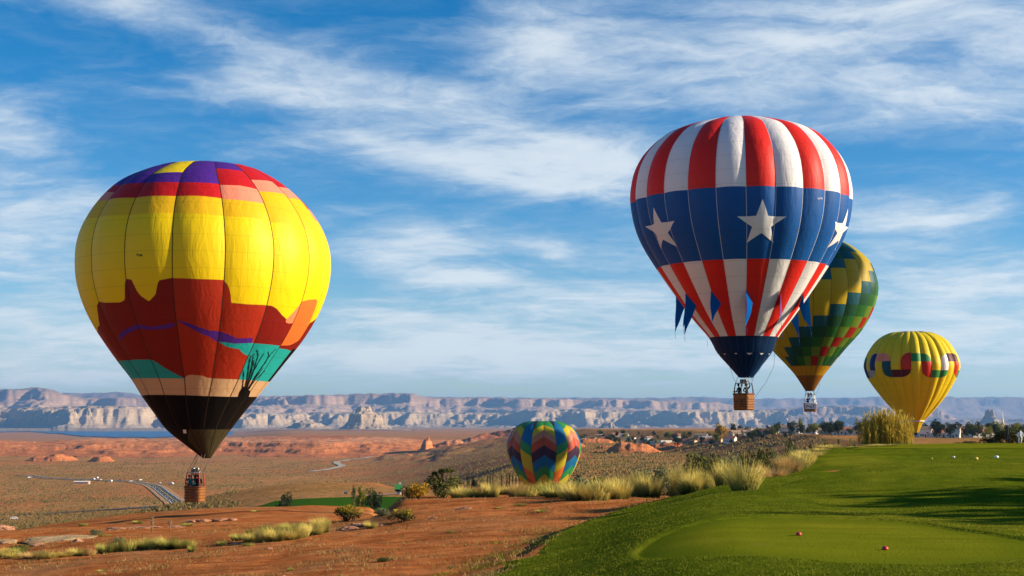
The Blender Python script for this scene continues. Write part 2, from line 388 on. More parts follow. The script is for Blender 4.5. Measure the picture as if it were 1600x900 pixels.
def mat_valley():
    m, t, out = newmat('desert_scrub'); p = pos(t)
    big = t.noise(t.mapping(p, scale=(1, .55, 1)), .0035, 6, .6, .8); mid = t.noise(p, .02, 6, .65, .4); sp = t.noise(p, .16, 5, .75); sp2 = t.noise(p, .7, 3, .7)
    c = t.mix(t.step(mid, .35, .65), (.35, .172, .050), (.44, .215, .078))
    c = t.mix(t.step(big, .45, .62), c, (.47, .170, .058))
    c = t.mix(t.math('MULTIPLY', t.step(t.noise(p, .012, 5, .6), .56, .70), .75), c, (.52, .215, .085))
    sl = t.node('ShaderNodeSeparateXYZ'); t.L.new(t.node('ShaderNodeNewGeometry').outputs['Normal'], sl.inputs[0])
    steep = t.math('SUBTRACT', 1.0, t.step(t.math('ADD', sl.outputs[2], t.math('MULTIPLY', t.math('SUBTRACT', mid, .5), .03)), .960, .990))
    c = t.mix(t.math('MULTIPLY', steep, .8), c, (.40, .125, .050))
    c = t.mix(t.math('MULTIPLY', t.step(sp, .48, .64), .62), c, (.115, .095, .026))
    c = t.mix(t.math('MULTIPLY', t.step(sp2, .55, .68), .55), c, (.10, .082, .024))
    t.L.new(principled(t, c, 1.0, .0, t.math('ADD', sp, t.math('MULTIPLY', mid, 2.0)), 1.0, 1.6), out.inputs[0]); return m
def mat_rock(name, bands, zs, nz, crack, scale):
    """bedded rock: colour by height above datum with wavy beds, cracks and stains"""
    m, t, out = newmat(name); p = pos(t)
    s = t.node('ShaderNodeSeparateXYZ'); t.L.new(p, s.inputs[0])
    w = t.noise(t.mapping(p, scale=(scale, scale, scale)), 1, 5, .6)
    z = t.math('ADD', s.outputs[2], t.math('MULTIPLY', t.math('SUBTRACT', w, .5), nz))
    f = t.math('DIVIDE', t.math('SUBTRACT', z, zs[0]), zs[1] - zs[0], clamp=True)
    c = t.ramp(f, bands)
    bed = t.noise(t.mapping(p, scale=(scale * .6, scale * .6, scale * 14)), 1, 6, .65)
    c = t.mix(t.math('MULTIPLY', t.step(bed, .40, .62), .65), c, crack)
    n2 = t.noise(t.mapping(p, scale=(scale * 3, scale * 3, scale * .6)), 1, 6, .7)
    c = t.mix(t.math('MULTIPLY', t.step(n2, .55, .75), .35), c, tuple(x * .6 for x in crack))
    h = t.math('ADD', t.math('MULTIPLY', bed, .5), t.math('MULTIPLY', n2, .5))
    t.L.new(principled(t, c, 1.0, .0, h, .8, .25 / scale), out.inputs[0]); return m
M_DIRT = mat_dirt()
M_ROUGH = mat_turf('rough_turf', (.064, .094, .005), (.142, .178, .009), (.230, .222, .016), .80, 1.0)
M_TEE = mat_turf('mown_turf', (.145, .165, .008), (.180, .195, .010), (.225, .210, .014), .7, .6, fringe=True)
M_VALLEY = mat_valley()
M_SAND = mat_rock('orange_sandstone', [(0, (.44, .16, .060)), (.35, (.56, .20, .070)), (.7, (.60, .225, .085)), (.9, (.62, .30, .15)), (1, (.36, .13, .06))], (-96, -44), 12, (.36, .105, .035), .03)

_b1 = at(1318, 735, 65); _b2 = at(1590, 712, 96)
BARE = [(_b1.x, _b1.y, 1.3, 2.0), (_b2.x, _b2.y, 2.6, 1.2)]
# --- the ground itself, from under the camera to the foot of the far cliffs
def fan(y0, y1, ny, q0, q1, nq, apex=15.0, qs=None):
    ys = np.exp(np.linspace(math.log(y0 + apex), math.log(y1 + apex), ny)) - apex
    qs = np.linspace(q0, q1, nq) if qs is None else qs
    Y, Q = np.meshgrid(ys, qs, indexing='ij')
    return Q * (Y + apex), Y
QS = np.concatenate([np.linspace(-.95, -.40, 24)[:-1], np.linspace(-.40, .40, 440), np.linspace(.40, .95, 24)[1:]])
X, Y = fan(-9, 330, 330, 0, 0, 0, qs=QS); Z = height(X, Y)
Z = Z - .22 * ss(X - edge_x(Y), 1.8, 3.2) * (1 - ss(Y, 140, 160)) * np.where(np.hypot((X - BARE[0][0]) / 3, (Y - BARE[0][1]) / 4) < 1, 0, 1) * np.where(np.hypot((X - BARE[1][0]) / 5, (Y - BARE[1][1]) / 4) < 1, 0, 1)
hill = add('hillside', np_mesh('hillside', np.stack([X, Y, Z], -1), grid_faces(*X.shape), True), M_DIRT); tag(hill, kind='structure')
X, Y = fan(324, 52000, 430, 0, 0, 0, qs=QS); Z = height(X, Y)
Z[0] -= .6
valley = add('valley_floor', np_mesh('valley_floor', np.stack([X, Y, Z], -1), grid_faces(*X.shape), True), M_VALLEY); tag(valley, kind='structure')

def lawn_lift(x, y):
    d = x - edge_x(y)
    n = fbm(x / 2.2, y / 3.5, 4, .6, 41) * 1.5 + fbm(x / .6, y / .8, 2, .5, 44) * .35
    lift = np.clip((d + n) * .06, -.12, .03)
    far = ss(y, 150, 168); lift = lift - far * .4
    for (cx, cy, a, b) in BARE:
        lift = lift - .16 * (1 - ss(np.hypot((x - cx) / a, (y - cy) / b) + .5 * fbm(x / 1.0, y / 1.5, 3, .6, 47), .75, 1.0))
    return lift
X, Y = fan(4, 172, 450, -.09, .60, 480); Z = height(X, Y) + lawn_lift(X, Y)
fc = grid_faces(*X.shape); dd = (X - edge_x(Y)).ravel(); tr = tee_r(X, Y).ravel()
keep = (dd[fc].min(1) > -2.6) & (tr[fc].max(1) > .965); fc = fc[keep]
used, inv = np.unique(fc, return_inverse=True)
lawn = add('lawn', np_mesh('lawn', np.stack([X, Y, Z], -1).reshape(-1, 3)[used], inv.reshape(-1, 4), True), M_ROUGH); tag(lawn, kind='structure')
# closely mown tee, a few centimetres lower than the rough around it
g = np.linspace(0, 1, 60); a = np.linspace(0, 2 * math.pi, 181)
GR, GA = np.meshgrid(g, a, indexing='ij'); rr = GR * .985
tx = TEE_C[0] + np.cos(GA) * rr * TEE_A / (1 + .04 * np.sin(3 * GA + 1) + .03 * np.sin(5 * GA)); ty = TEE_C[1] + np.sin(GA) * rr * TEE_B / (1 + .04 * np.sin(3 * GA + 1) + .03 * np.sin(5 * GA))
tz = height(tx, ty) + .029
tee = add('tee_ground', np_mesh('tee_ground', np.stack([tx, ty, tz], -1), grid_faces(*tx.shape), True), M_TEE); tag(tee, kind='structure')
# the second tee on the low rise at the back of the lawn
bx = np.linspace(13, 62, 120); by = np.linspace(88.5, 101.5, 40); BX, BY = np.meshgrid(bx, by)
BY2 = BY + .12 * (BX - 20); cx_ok = (BX - edge_x(BY2)) > 1.5
BZ = np.where(cx_ok, height(BX, BY2) + .05, height(BX, BY2) - .3)
far_tee = add('far_tee_ground', np_mesh('far_tee_ground', np.stack([BX, BY2, BZ], -1), grid_faces(*BX.shape), True), M_TEE); tag(far_tee, kind='structure')

# --- red sandstone swells across the valley
def rock_bumps(Xg, Yg, z, base, lst, datum, own=False):
    for (cx, py0, hpx, wpx, dm, sk) in lst:
        Yc = (EYE - datum) / ((py0 - 660) / F); s = Yc / F; xc = Yc * (cx - 800) / F; dm = dm * s
        u = (Xg - xc) / (wpx * s); v = (Yg - Yc - dm) / dm; L = wpx * s
        rr = np.hypot(u, v) + .40 * fbm(Xg / (L * .9), Yg / (L * 1.2), 4, .55, 61)
        bump = (1 - ss(rr, .30, 1.05)) * (1 + .5 * fbm(Xg / (L * .5), Yg / (L * .6), 4, .55, 63)) * (1 + sk * u)
        z = np.maximum(z, (base if own else datum) - 1 + hpx * s * bump)
    return z
def ledges(z, base, Xg, Yg, led, amp):
    z = z + amp * fbm(Xg / (led * 14), Yg / (led * 18), 5, .55, 66) * np.clip((z - base) / (2 * led), 0, 1)
    zl = np.floor(z / led) * led + led * ss(z / led - np.floor(z / led), .25, .75)
    z = z + (zl - z) * .55 * np.clip((z - base) / (2 * led), 0, 1)
    return np.where(z - base < .18 * led, base - 3, z)
def outcrops():
    nq, ny = 720, 150
    qs = np.linspace(-.44, .04, nq); ys = np.linspace(3350, 4950, ny)
    Yg, Q = np.meshgrid(ys, qs, indexing='ij'); Xg = Q * Yg; px = 800 + Q * F
    base = height(Xg, Yg)
    crest = np.interp(px, [-180, 0, 60, 150, 230, 330, 420, 560, 640, 700, 830, 1000], [688, 690, 692, 686, 688, 685, 683, 683, 687, 692, 692, 690])
    ztop = EYE + 4450 * (660 - crest) / F
    e = (Yg - 3820 + 330 * fbm(Xg / 620, Yg / 800, 3, .5, 51) + 90 * (ridged(Xg / 190, Yg / 260, 3, .5, 57) - .6)) / 420
    f = np.interp(e, [0, .18, .34, .42, .62, .70, .95, 1.1], [0, .06, .16, .40, .52, .80, .92, 1.0])
    z = base + np.clip(ztop - base, 4, 80) * f * (.86 + .22 * fbm(Xg / 240, Yg / 300, 3, .5, 55))
    lw = np.interp(px, [620, 700], [1, .30]); z = base + (z - base) * lw
    z = rock_bumps(Xg, Yg, z, base, [(664, 714, 17, 12, 30, .5), (692, 713, 8, 44, 45, .2), (735, 712, 10, 60, 60, .1), (785, 711, 11, 64, 70, .15), (825, 710, 8, 44, 60, .1), (66, 720, 10, 40, 50, .3), (152, 721, 8, 26, 30, .2), (120, 728, 3, 34, 24, .4)], -92, True)
    z = ledges(z, base, Xg, Yg, 4.5, 5.0)
    o = add('sandstone_outcrop', np_mesh('sandstone_outcrop', np.stack([Xg, Yg, z], -1), grid_faces(ny, nq), False), M_SAND); tag(o, kind='structure')
    nq, ny = 380, 110; qs = np.linspace(.03, .25, nq); ys = np.linspace(1050, 2150, ny); Yg, Q = np.meshgrid(ys, qs, indexing='ij'); Xg = Q * Yg
    base = height(Xg, Yg)
    z = rock_bumps(Xg, Yg, base - 1, base, [(1000, 707, 14, 52, 60, -.25), (955, 702, 6, 34, 40, 0), (1055, 703, 11, 56, 60, -.1), (1110, 702, 11, 46, 50, 0), (975, 712, 5, 8, 10, 0), (900, 700, 10, 30, 40, 0), (1150, 702, 12, 34, 50, .2), (1190, 704, 14, 34, 50, .2), (1235, 706, 12, 30, 50, 0), (930, 694, 9, 40, 40, 0), (1080, 692, 8, 50, 40, 0), (870, 706, 12, 40, 50, .1)], -27.5)
    z = ledges(z, base, Xg, Yg, 2.2, 2.0)
    o = add('sandstone_outcrop', np_mesh('sandstone_outcrop', np.stack([Xg, Yg, z], -1), grid_faces(ny, nq), False), M_SAND2); tag(o, kind='structure')
M_SAND2 = mat_rock('orange_bench_rock', [(0, (.42, .15, .055)), (.4, (.58, .21, .08)), (.8, (.62, .28, .13)), (1, (.40, .15, .07))], (-32, -8), 5, (.34, .10, .035), .08)
outcrops()

# --- lake
def lake():
    m, t, out = newmat('lake_water'); n = t.noise(pos(t), .05, 4)
    t.L.new(principled(t, (.02, .10, .22), .45, .25, n, .15, .5), out.inputs[0])
    px = np.linspace(-260, 470, 120); lo = np.interp(px, [-260, 60, 85, 150, 240, 330, 470], [674.0, 674.2, 676.5, 682.0, 683.0, 681, 675]); hi = np.full_like(px, 672.6) + .6 * np.sin(px / 60)
    V = []
    for i in range(len(px)):
        for k in range(12):
            py = lo[i] + (hi[i] - lo[i]) * k / 11 + (.5 * math.sin(px[i] / 9) + .3 * math.sin(px[i] / 4.1) if k == 0 else 0)
            Yd = (EYE + 106) / ((py - 660) / F); V.append((Yd * (px[i] - 800) / F, Yd, -106.0))
    o = add('lake', np_mesh('lake', V, grid_faces(120, 12)[:, ::-1]), m); tag(o, kind='structure')
    V = []
    px = np.linspace(-120, 24, 30)
    for x in px:
        w = max(0, 1 - ((x + 50) / 74) ** 2) ** .5
        for k in range(6):
            py = 694.5 + w * 2.6 * (k / 5 * 2 - 1); Yd = (EYE + 84) / ((py - 660) / F); V.append((Yd * (x - 800) / F, Yd, -84.0))
    o = add('lake_inlet', np_mesh('lake_inlet', V, grid_faces(30, 6)), m); tag(o, kind='structure')
lake()

# --- cliffs and mesas on the far side
def interp(px, pts): return np.interp(px, [p[0] for p in pts], [p[1] for p in pts])
def cliffs(name, mat, pxr, ncol, Y0, depth, nrow, top, base, prof, wid, amp, seed, lam=1400.0, setback=None, gully=.25, fine=.2):
    px = np.linspace(pxr[0], pxr[1], ncol); ys = np.linspace(Y0, Y0 + depth, nrow)
    Yg, PX = np.meshgrid(ys, px, indexing='ij'); Xg = Yg * (PX - 800) / F
    sb = interp(PX, setback) if setback else 0.0
    e = Yg - (Y0 + wid * .3 + sb) + amp * fbm(Xg / lam, Yg / (lam * 1.6), 3, .5, seed) + amp * fine * (ridged(Xg / (lam * .38), Yg / (lam * .5), 3, .5, seed + 7) - .6) + amp * .10 * fbm(Xg / (lam * .08), Yg / (lam * .1), 3, .5, seed + 9)
    f = e / wid
    Tf = np.interp(f, [p[0] for p in prof], [p[1] for p in prof])
    talus = np.interp(f, [-.2, 0, .3, 1.0, 1.4], [0, .3, 1, .8, .2])
    zt = EYE + (Y0 + wid + np.maximum(sb, 0)) * (660 - interp(PX, top)) / F
    zb = EYE + Y0 * (660 - interp(PX, base)) / F
    H = zt - zb
    z = zb + H * Tf + H * gully * .30 * fbm(Xg / (lam * .12), Yg / (lam * .2), 5, .6, seed + 3) * talus
    z = z + H * .03 * fbm(Xg / (lam * .6), Yg / lam, 4, .5, seed + 5) * ss(f, 1, 2)
    z[0] -= 60
    o = add(name, np_mesh(name, np.stack([Xg, Yg, z], -1), grid_faces(nrow, ncol), False), mat); tag(o, kind='structure'); return o
STEP2 = [(-9, -.03), (0, 0), (.26, .17), (.30, .42), (.46, .50), (.72, .62), (.76, .93), (.9, .98), (1.0, 1.0), (9, 1.02)]
CLIFF1 = [(-9, -.02), (0, 0), (.40, .22), (.50, .50), (.62, .58), (.70, .86), (.95, .92), (1.02, 1.0), (9, 1.04)]
SLOPE = [(-9, -.02), (0, 0), (.5, .30), (.56, .42), (.8, .62), (.86, .9), (1.0, 1.0), (9, 1.0)]
M_CREAM = mat_rock('cream_cliff_rock', [(0, (.34, .27, .19)), (.3, (.45, .34, .22)), (.62, (.55, .41, .25)), (.86, (.50, .36, .22)), (1, (.36, .25, .16))], (-90, 230), 40, (.34, .22, .14), .006)
M_PINK = mat_rock('pink_mesa_rock', [(0, (.46, .36, .24)), (.35, (.46, .32, .20)), (.6, (.50, .33, .20)), (.85, (.40, .25, .16)), (1, (.28, .20, .13))], (-60, 560), 70, (.32, .20, .15), .003)
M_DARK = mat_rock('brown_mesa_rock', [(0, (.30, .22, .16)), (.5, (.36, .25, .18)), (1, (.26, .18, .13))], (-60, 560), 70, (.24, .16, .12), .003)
# far plateau rim
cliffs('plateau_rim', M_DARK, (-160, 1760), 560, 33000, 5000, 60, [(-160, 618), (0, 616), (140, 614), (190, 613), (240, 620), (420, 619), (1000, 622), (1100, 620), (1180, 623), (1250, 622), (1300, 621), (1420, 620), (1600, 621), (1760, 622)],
       [(-160, 652), (1760, 652)], SLOPE, 1800, 900, 71, 3200, gully=.5)
# middle range with pinkish stepped slopes
cliffs('mesa_range', M_PINK, (-140, 1230), 560, 23500, 5200, 105, [(-140, 610), (0, 609), (30, 607), (62, 606), (80, 610), (100, 615), (130, 621), (235, 621), (400, 620), (470, 618), (515, 617), (560, 615), (640, 614), (655, 618), (690, 622), (760, 619), (800, 624), (850, 622), (900, 624), (960, 623), (1060, 627), (1120, 628), (1170, 640), (1230, 650)],
       [(-140, 655), (1230, 658)], STEP2, 1700, 1500, 81, 2300, gully=.55)
# nearer cream cliffs above the lake shore
cliffs('white_cliffs', M_CREAM, (-140, 420), 380, 17600, 2600, 130, [(-140, 640), (0, 640), (40, 637), (75, 636), (140, 634), (240, 636), (330, 640), (420, 646)],
       [(-140, 669), (420, 669.5)], CLIFF1, 560, 1100, 91, 1300, setback=[(-140, 900), (20, 900), (60, 350), (110, 0), (300, 0), (340, 500), (420, 800)], gully=.35)
cliffs('cream_benches', M_CREAM, (330, 1230), 560, 19000, 2800, 130, [(330, 646), (420, 645), (520, 644), (600, 643), (800, 645), (850, 639), (900, 639), (990, 642), (1030, 642), (1060, 641), (1180, 640), (1230, 642)],
       [(330, 668), (1230, 668.5)], CLIFF1, 620, 1300, 101, 1500, setback=[(330, 800), (560, 700), (760, 500), (840, 0), (960, 100), (1060, 300), (1230, 0)], gully=.4)
# blue shadowed mesas on the right
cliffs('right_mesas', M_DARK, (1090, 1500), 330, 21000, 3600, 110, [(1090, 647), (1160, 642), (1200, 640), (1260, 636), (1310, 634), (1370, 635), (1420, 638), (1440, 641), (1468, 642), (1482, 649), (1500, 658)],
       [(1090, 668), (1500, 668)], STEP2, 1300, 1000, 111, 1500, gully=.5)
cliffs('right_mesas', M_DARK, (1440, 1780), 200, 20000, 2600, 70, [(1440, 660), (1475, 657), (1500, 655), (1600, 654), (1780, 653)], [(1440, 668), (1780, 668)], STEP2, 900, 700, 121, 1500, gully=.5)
def butte(name, label, mat, px, pytop, pybase, wpx, Yd, seed, spire=0.0):
    s = Yd / F; n = 110; ext = 1.6 * wpx * s
    gx = np.linspace(-ext, ext, n); GX, GY = np.meshgrid(gx, gx); xc = Yd * (px - 800) / F
    r = np.hypot(GX, GY * .8) / (wpx * s) + .28 * fbm((GX + seed * 900) / (wpx * s * .7), GY / (wpx * s * .7), 4, .55, seed)
    zt = (pybase - pytop) * s
    if spire: T = np.interp(r, [0, .16, .24, .62, 1.0, 3], [1, .97, .62, .22, 0, -.1])
    else:
        L = wpx * s; r = r + .22 * (1 - ridged((GX + seed * 300) / (L * .5), GY / (L * .6), 4, .55, seed + 5)) + .06
        T = np.interp(r, [0, .30, .40, .62, .70, .80, 1.05, 3], [1, .93, .78, .66, .34, .20, 0, -.1])
    z = EYE + Yd * (660 - pybase) / F + zt * T * (1 + .30 * fbm(GX / (wpx * s * .25), GY / (wpx * s * .25), 4, .55, seed + 2))
    o = add(name, np_mesh(name, np.stack([GX + xc, GY + Yd, z], -1), grid_faces(n, n), False), mat); tag(o, kind='structure'); return o
butte('butte', '', M_CREAM, 572, 637, 670, 46, 13500, 3)
butte('low_butte', '', M_CREAM, 480, 657, 670, 46, 14500, 4)
butte('low_butte', '', M_CREAM, 950, 658, 669, 18, 14500, 5)
butte('low_butte', '', M_CREAM, 985, 663, 670, 14, 14000, 8)
butte('tower_butte', '', M_PINK, 1544, 641, 663, 22, 12500, 6, 1.0)

# --- air
def haze():
    m, t, out = newmat('hazy_air'); v = t.node('ShaderNodeVolumePrincipled')
    v.inputs['Color'].default_value = (.27, .54, 1.0, 1); v.inputs['Density'].default_value = 2.5e-5; v.inputs['Anisotropy'].default_value = .25
    t.L.new(v.outputs[0], out.inputs['Volume'])
    b = MB(); b.box((0, 26000, 310), (110000, 54000, 880)); o = b.build('haze', m); tag(o, kind='stuff')
haze()

# ------------------------------------------------------------------ balloons
NY = dict(yellow=(.88, .62, .003), amber=(.80, .46, .008), red=(.50, .010, .012), purple=(.075, .018, .25), pink=(.80, .26, .16), brick=(.38, .026, .008), darkred_shade=(.22, .010, .006),
          teal=(.010, .38, .36), tan=(.60, .38, .20), black=(.0045, .0045, .0045), olive=(.050, .043, .020), orange=(.80, .17, .03), peach=(.80, .24, .10),
          flagred=(.72, .020, .012), white=(.80, .76, .76), blue=(.003, .082, .315), navy=(.006, .022, .065), tealdark=(.008, .085, .11), greendark=(.010, .075, .030), green=(.020, .13, .020), lime=(.13, .22, .022),
          checkred=(.34, .018, .010), mustard=(.46, .32, .008), gold=(.56, .28, .008), rust=(.28, .10, .008), lemon=(.70, .52, .010), maroon=(.08, .012, .020), grass=(.035, .22, .06), scarlet=(.55, .03, .015), grey=(.33, .34, .32), deepblue=(.010, .03, .14),
          cblue=(0.010, 0.150, 0.325), cgreen=(0.037, 0.275, 0.075), cyel=(0.600, 0.450, 0.025), csal=(0.550, 0.213, 0.112), cred=(0.525, 0.075, 0.027), cpur=(.055, .022, .05), corange=(0.775, 0.163, 0.025), tape=(.035, .022, .012), tapew=(.60, .62, .66))
def fab(k, trans=.16): return fabric('nylon_' + k, NY[k], trans, 1.1, .06 if k in ('black', 'olive', 'navy', 'tape') else .22)
for _k in ('black', 'olive', 'navy'): fab(_k, .04)
for _k in ('cblue', 'cgreen', 'cyel', 'csal', 'cred', 'cpur', 'corange'): fab(_k, .28)

class Balloon:
    def __init__(s, label, axis_px, D, prof, ngore, seam, base_py, bulge=.022, low_bulge=.006, cat='hot-air balloon', group='hot-air balloons over the desert', creases=0.0):
        s.D = D; k = D / F; s.k = k; prof = [(py, r * .969, c) for py, r, c in prof]
        Xc = D * q_of(axis_px, base_py); zb = EYE + D * el_tan(base_py)
        s.root = thing('hot_air_balloon', label, cat, (Xc, D, zb), -math.atan2(Xc, D), group)
        s.az = math.atan2(Xc, D); s.X = Xc; s.zb = zb; s.n = ngore; s.w = 2 * math.pi / ngore; s.seam = R(seam)
        P = np.array([(r * k * (CP + el_tan(py) * SP), EYE + D * el_tan(py) - zb, c * k) for (py, r, c) in prof])
        t = np.arange(len(P)); tt = np.linspace(0, len(P) - 1, 1600); i = np.clip(tt.astype(int), 0, len(P) - 2); f = (tt - i)[:, None]
        g = lambda j: P[np.clip(j, 0, len(P) - 1)]
        a, b, c, d = g(i - 1), g(i), g(i + 1), g(i + 2)
        s.C = .5 * ((2 * b) + (-a + c) * f + (2 * a - 5 * b + 4 * c - d) * f ** 2 + (-a + 3 * b - 3 * c + d) * f ** 3)
        s.C[:, 0] = np.maximum(s.C[:, 0], 0.004)
        s.v = np.linspace(0, 1, 1600); s.bulge, s.low = bulge, low_bulge; s.creases = creases
        L = np.concatenate([[0], np.cumsum(np.hypot(np.diff(s.C[:, 0]), np.diff(s.C[:, 1])))]); s.L = L
        vv = np.linspace(0, L[-1], 1600); s.C = np.stack([np.interp(vv, L, s.C[:, j]) for j in range(3)], 1); s.len = L[-1]
        s.env = bpy.data.objects.new('envelope', None); COL.objects.link(s.env); s.env.parent = s.root
    def point(s, th, v, off=0.0):           # local point on the fabric; th = 0 faces the camera
        th = np.asarray(th, float); v = np.clip(v, 0, 1)
        r = np.interp(v, s.v, s.C[:, 0]); z = np.interp(v, s.v, s.C[:, 1]); c = np.interp(v, s.v, s.C[:, 2])
        u = ((th - s.seam) / s.w) % 1.0
        amp = np.interp(v, [0, .05, .35, .6, .9, 1], [.2 * s.bulge, s.bulge, s.bulge, .6 * s.bulge, s.low, s.low])
        rr = r * (1 + amp * (4 * u * (1 - u) - .65))
        if s.creases:                        # slack cloth: soft folds running up and down
            gi = np.floor((th - s.seam) / s.w)
            rr = rr + s.creases * np.sin(gi * 2.4 + 3 * v) * np.sin(math.pi * u) * np.interp(v, [0, .1, .5, .8, 1], [.4, 1, .6, 1, .3])
        rr = rr + off
        return np.stack([rr * np.sin(th) + c, -rr * np.cos(th), z + 0 * th], -1)
    def world(s, P):
        ca, sa = math.cos(-s.az), math.sin(-s.az)
        return np.stack([P[..., 0] * ca - P[..., 1] * sa + s.X, P[..., 0] * sa + P[..., 1] * ca + s.D, P[..., 2] + s.zb], -1)
    def v_at(s, th, py):                     # height on the fabric at angle th that shows at row py
        th = max(-1.35, min(1.35, th)); vv = np.linspace(0, 1, 700)
        _, yy = proj(s.world(s.point(np.full_like(vv, th), vv))); i0 = int(np.argmin(yy))
        return float(np.interp(py, yy[i0:], vv[i0:]))
    def pix(s, px, py):                      # (th, v) of the fabric point seen at a pixel
        if not hasattr(s, '_g'):
            T, V = np.meshgrid(np.linspace(-1.55, 1.55, 500), np.linspace(0, 1, 500)); a, b = proj(s.world(s.point(T, V))); s._g = (T, V, a, b)
        T, V, a, b = s._g; i = np.argmin((a - px) ** 2 + (b - py) ** 2); return T.flat[i], V.flat[i]
    def panel(s, g, top, bot, mat, nu=10, name='panel', parent=None):
        us = np.linspace(0, 1, nu + 1); th = s.seam + (g + us) * s.w
        vt = np.array([top(u) for u in us]); vb = np.maximum(np.array([bot(u) for u in us]), vt)
        h = (vb - vt).max()
        if h < 1e-4: return None
        nv = max(2, int(math.ceil(h * s.len / .45)))
        fr = np.linspace(0, 1, nv + 1)[:, None]; V = vt[None] * (1 - fr) + vb[None] * fr; T = np.repeat(th[None], nv + 1, 0)
        P = s.point(np.clip(T, th[0] + 1e-5, th[-1] - 1e-5), V); fc = grid_faces(nv + 1, nu + 1)
        thin = (vb - vt) < 1.2e-3; cols = np.arange(len(fc)) % nu; fc = fc[~(thin[cols] & thin[cols + 1])]
        us_, inv = np.unique(fc, return_inverse=True); m = np_mesh(name, P.reshape(-1, 3)[us_], inv.reshape(-1, 4)[:, ::-1], True); return add(name, m, mat, parent or s.env)
    def gore(s, g, layers, nu=10):
        """layers from the crown down: (material, lower edge); an edge is a row (one ring all round) or [(u, row), ...] in this gore"""
        top = lambda u: 0.0
        for (mat, e) in layers:
            if e is None: bot = lambda u: 1.0
            elif isinstance(e, (int, float)):
                vr = s.v_at(0, e); bot = lambda u, vr=vr: vr
            else:
                xs = [p[0] for p in e]; vs_ = [s.v_at(s.seam + (g + p[0]) * s.w, p[1]) for p in e]
                bot = lambda u, xs=xs, vs_=vs_: float(np.interp(u, xs, vs_))
            if mat is not None: s.panel(g, top, bot, mat, nu)
            lo = bot; top = lambda u, a=top, b=lo: max(a(u), b(u))
    def tapes(s, mat, w=.05, v0=.01, v1=1.0):
        vv = np.linspace(v0, v1, 60)
        for g in range(s.n):
            th = s.seam + g * s.w; P = []
            for v in vv:
                r = float(np.interp(v, s.v, s.C[:, 0])); d = min(w / 2 / max(r, .05), .2)
                P += [s.point(np.array(th - d), v, .014), s.point(np.array(th + 1e-6), v, .022), s.point(np.array(th + d), v, .014)]
            add('load_tape', np_mesh('load_tape', np.array(P), grid_faces(60, 3)[:, ::-1], True), mat, s.env)
    def ribbon(s, name, pts, width, mat, parent=None, off=.03):   # applique strip along pixels
        tv = [s.pix(*p) for p in pts]; n = 6; P = []; seq = []
        for (a, b), (c, d) in zip(tv[:-1], tv[1:]):
            for k in range(n): seq.append((a + (c - a) * k / n, b + (d - b) * k / n))
        seq.append(tv[-1]); C3 = [Vector(s.point(np.array(a), b, off)) for a, b in seq]
        for i, c in enumerate(C3):
            d = (C3[min(i + 1, len(C3) - 1)] - C3[max(i - 1, 0)]).normalized(); th, v = seq[i]
            nrm = Vector((math.sin(th), -math.cos(th), .0)); side = d.cross(nrm).normalized()
            wv = width * (1 - .55 * i / len(C3)) * (1 + .35 * math.sin(i * 1.7))
            P += [c - side * wv / 2, c + side * wv / 2]
        return add(name, np_mesh(name, np.array([tuple(p) for p in P]), grid_faces(len(C3), 2)), mat, parent or s.env)
    def patch(s, name, poly_px, mat, off=.025, n=9, parent=None):    # sewn-on shape given by its outline in pixels
        pts = [s.pix(*p) for p in poly_px]; cx = sum(p[0] for p in pts) / len(pts); cv = sum(p[1] for p in pts) / len(pts)
        out = []
        for i in range(len(pts)):
            a, b = pts[i], pts[(i + 1) % len(pts)]
            for k in range(n): out.append((a[0] + (b[0] - a[0]) * k / n, a[1] + (b[1] - a[1]) * k / n))
        V = []; rings = 8
        for r in range(1, rings + 1):
            for (a, b) in out: V.append(s.point(np.array(cx + (a - cx) * r / rings), cv + (b - cv) * r / rings, off))
        m_ = len(out); Fq = [(r * m_ + i, r * m_ + (i + 1) % m_, (r + 1) * m_ + (i + 1) % m_, (r + 1) * m_ + i) for r in range(rings - 1) for i in range(m_)]
        V.append(s.point(np.array(cx), cv, off)); c = len(V) - 1; Ft = [(c, (i + 1) % m_, i) for i in range(m_)]
        me = bpy.data.meshes.new(name); me.from_pydata([tuple(v) for v in V], [], Fq + Ft); me.polygons.foreach_set('use_smooth', [True] * len(me.polygons)); me.update()
        return add(name, me, mat, parent or s.env)

def mat_wicker(name, c1, c2):
    m, t, out = newmat(name); v = objc(t)
    w1 = t.node('ShaderNodeTexWave', wave_type='BANDS', bands_direction='Z'); t.put(w1.inputs[0], v); w1.inputs['Scale'].default_value = 9; w1.inputs['Distortion'].default_value = 1.5
    w2 = t.node('ShaderNodeTexWave', wave_type='BANDS', bands_direction='DIAGONAL'); t.put(w2.inputs[0], v); w2.inputs['Scale'].default_value = 5; w2.inputs['Distortion'].default_value = .5
    h = t.math('MULTIPLY', w1.outputs['Fac'], w2.outputs['Fac']); n = t.noise(v, 5, 4)
    c = t.mix(t.math('ADD', t.math('MULTIPLY', h, .6), t.math('MULTIPLY', n, .4)), c1, c2)
    t.L.new(principled(t, c, .55, .35, h, .8, .03), out.inputs[0]); return m
M_WICK = mat_wicker('wicker', (.30, .10, .018), (.72, .30, .06))
M_BAND = simple('dark_cane', (.17, .055, .012), .6); M_WICK2 = mat_wicker('brown_wicker', (.20, .065, .012), (.52, .20, .035)); M_SUEDE = simple('suede_rim', (.16, .055, .025), .9); M_METAL = simple('burner_steel', (.42, .42, .40), .35, .5, metal=.8); M_DARKM = simple('dark_tube', (.03, .03, .03), .5)
M_REDPAD = simple('red_padding', (.42, .045, .02), .8); M_ROPE = simple('cable_grey', (.12, .11, .10), .7); M_FLY = simple('white_kit', (.75, .73, .70), .6)
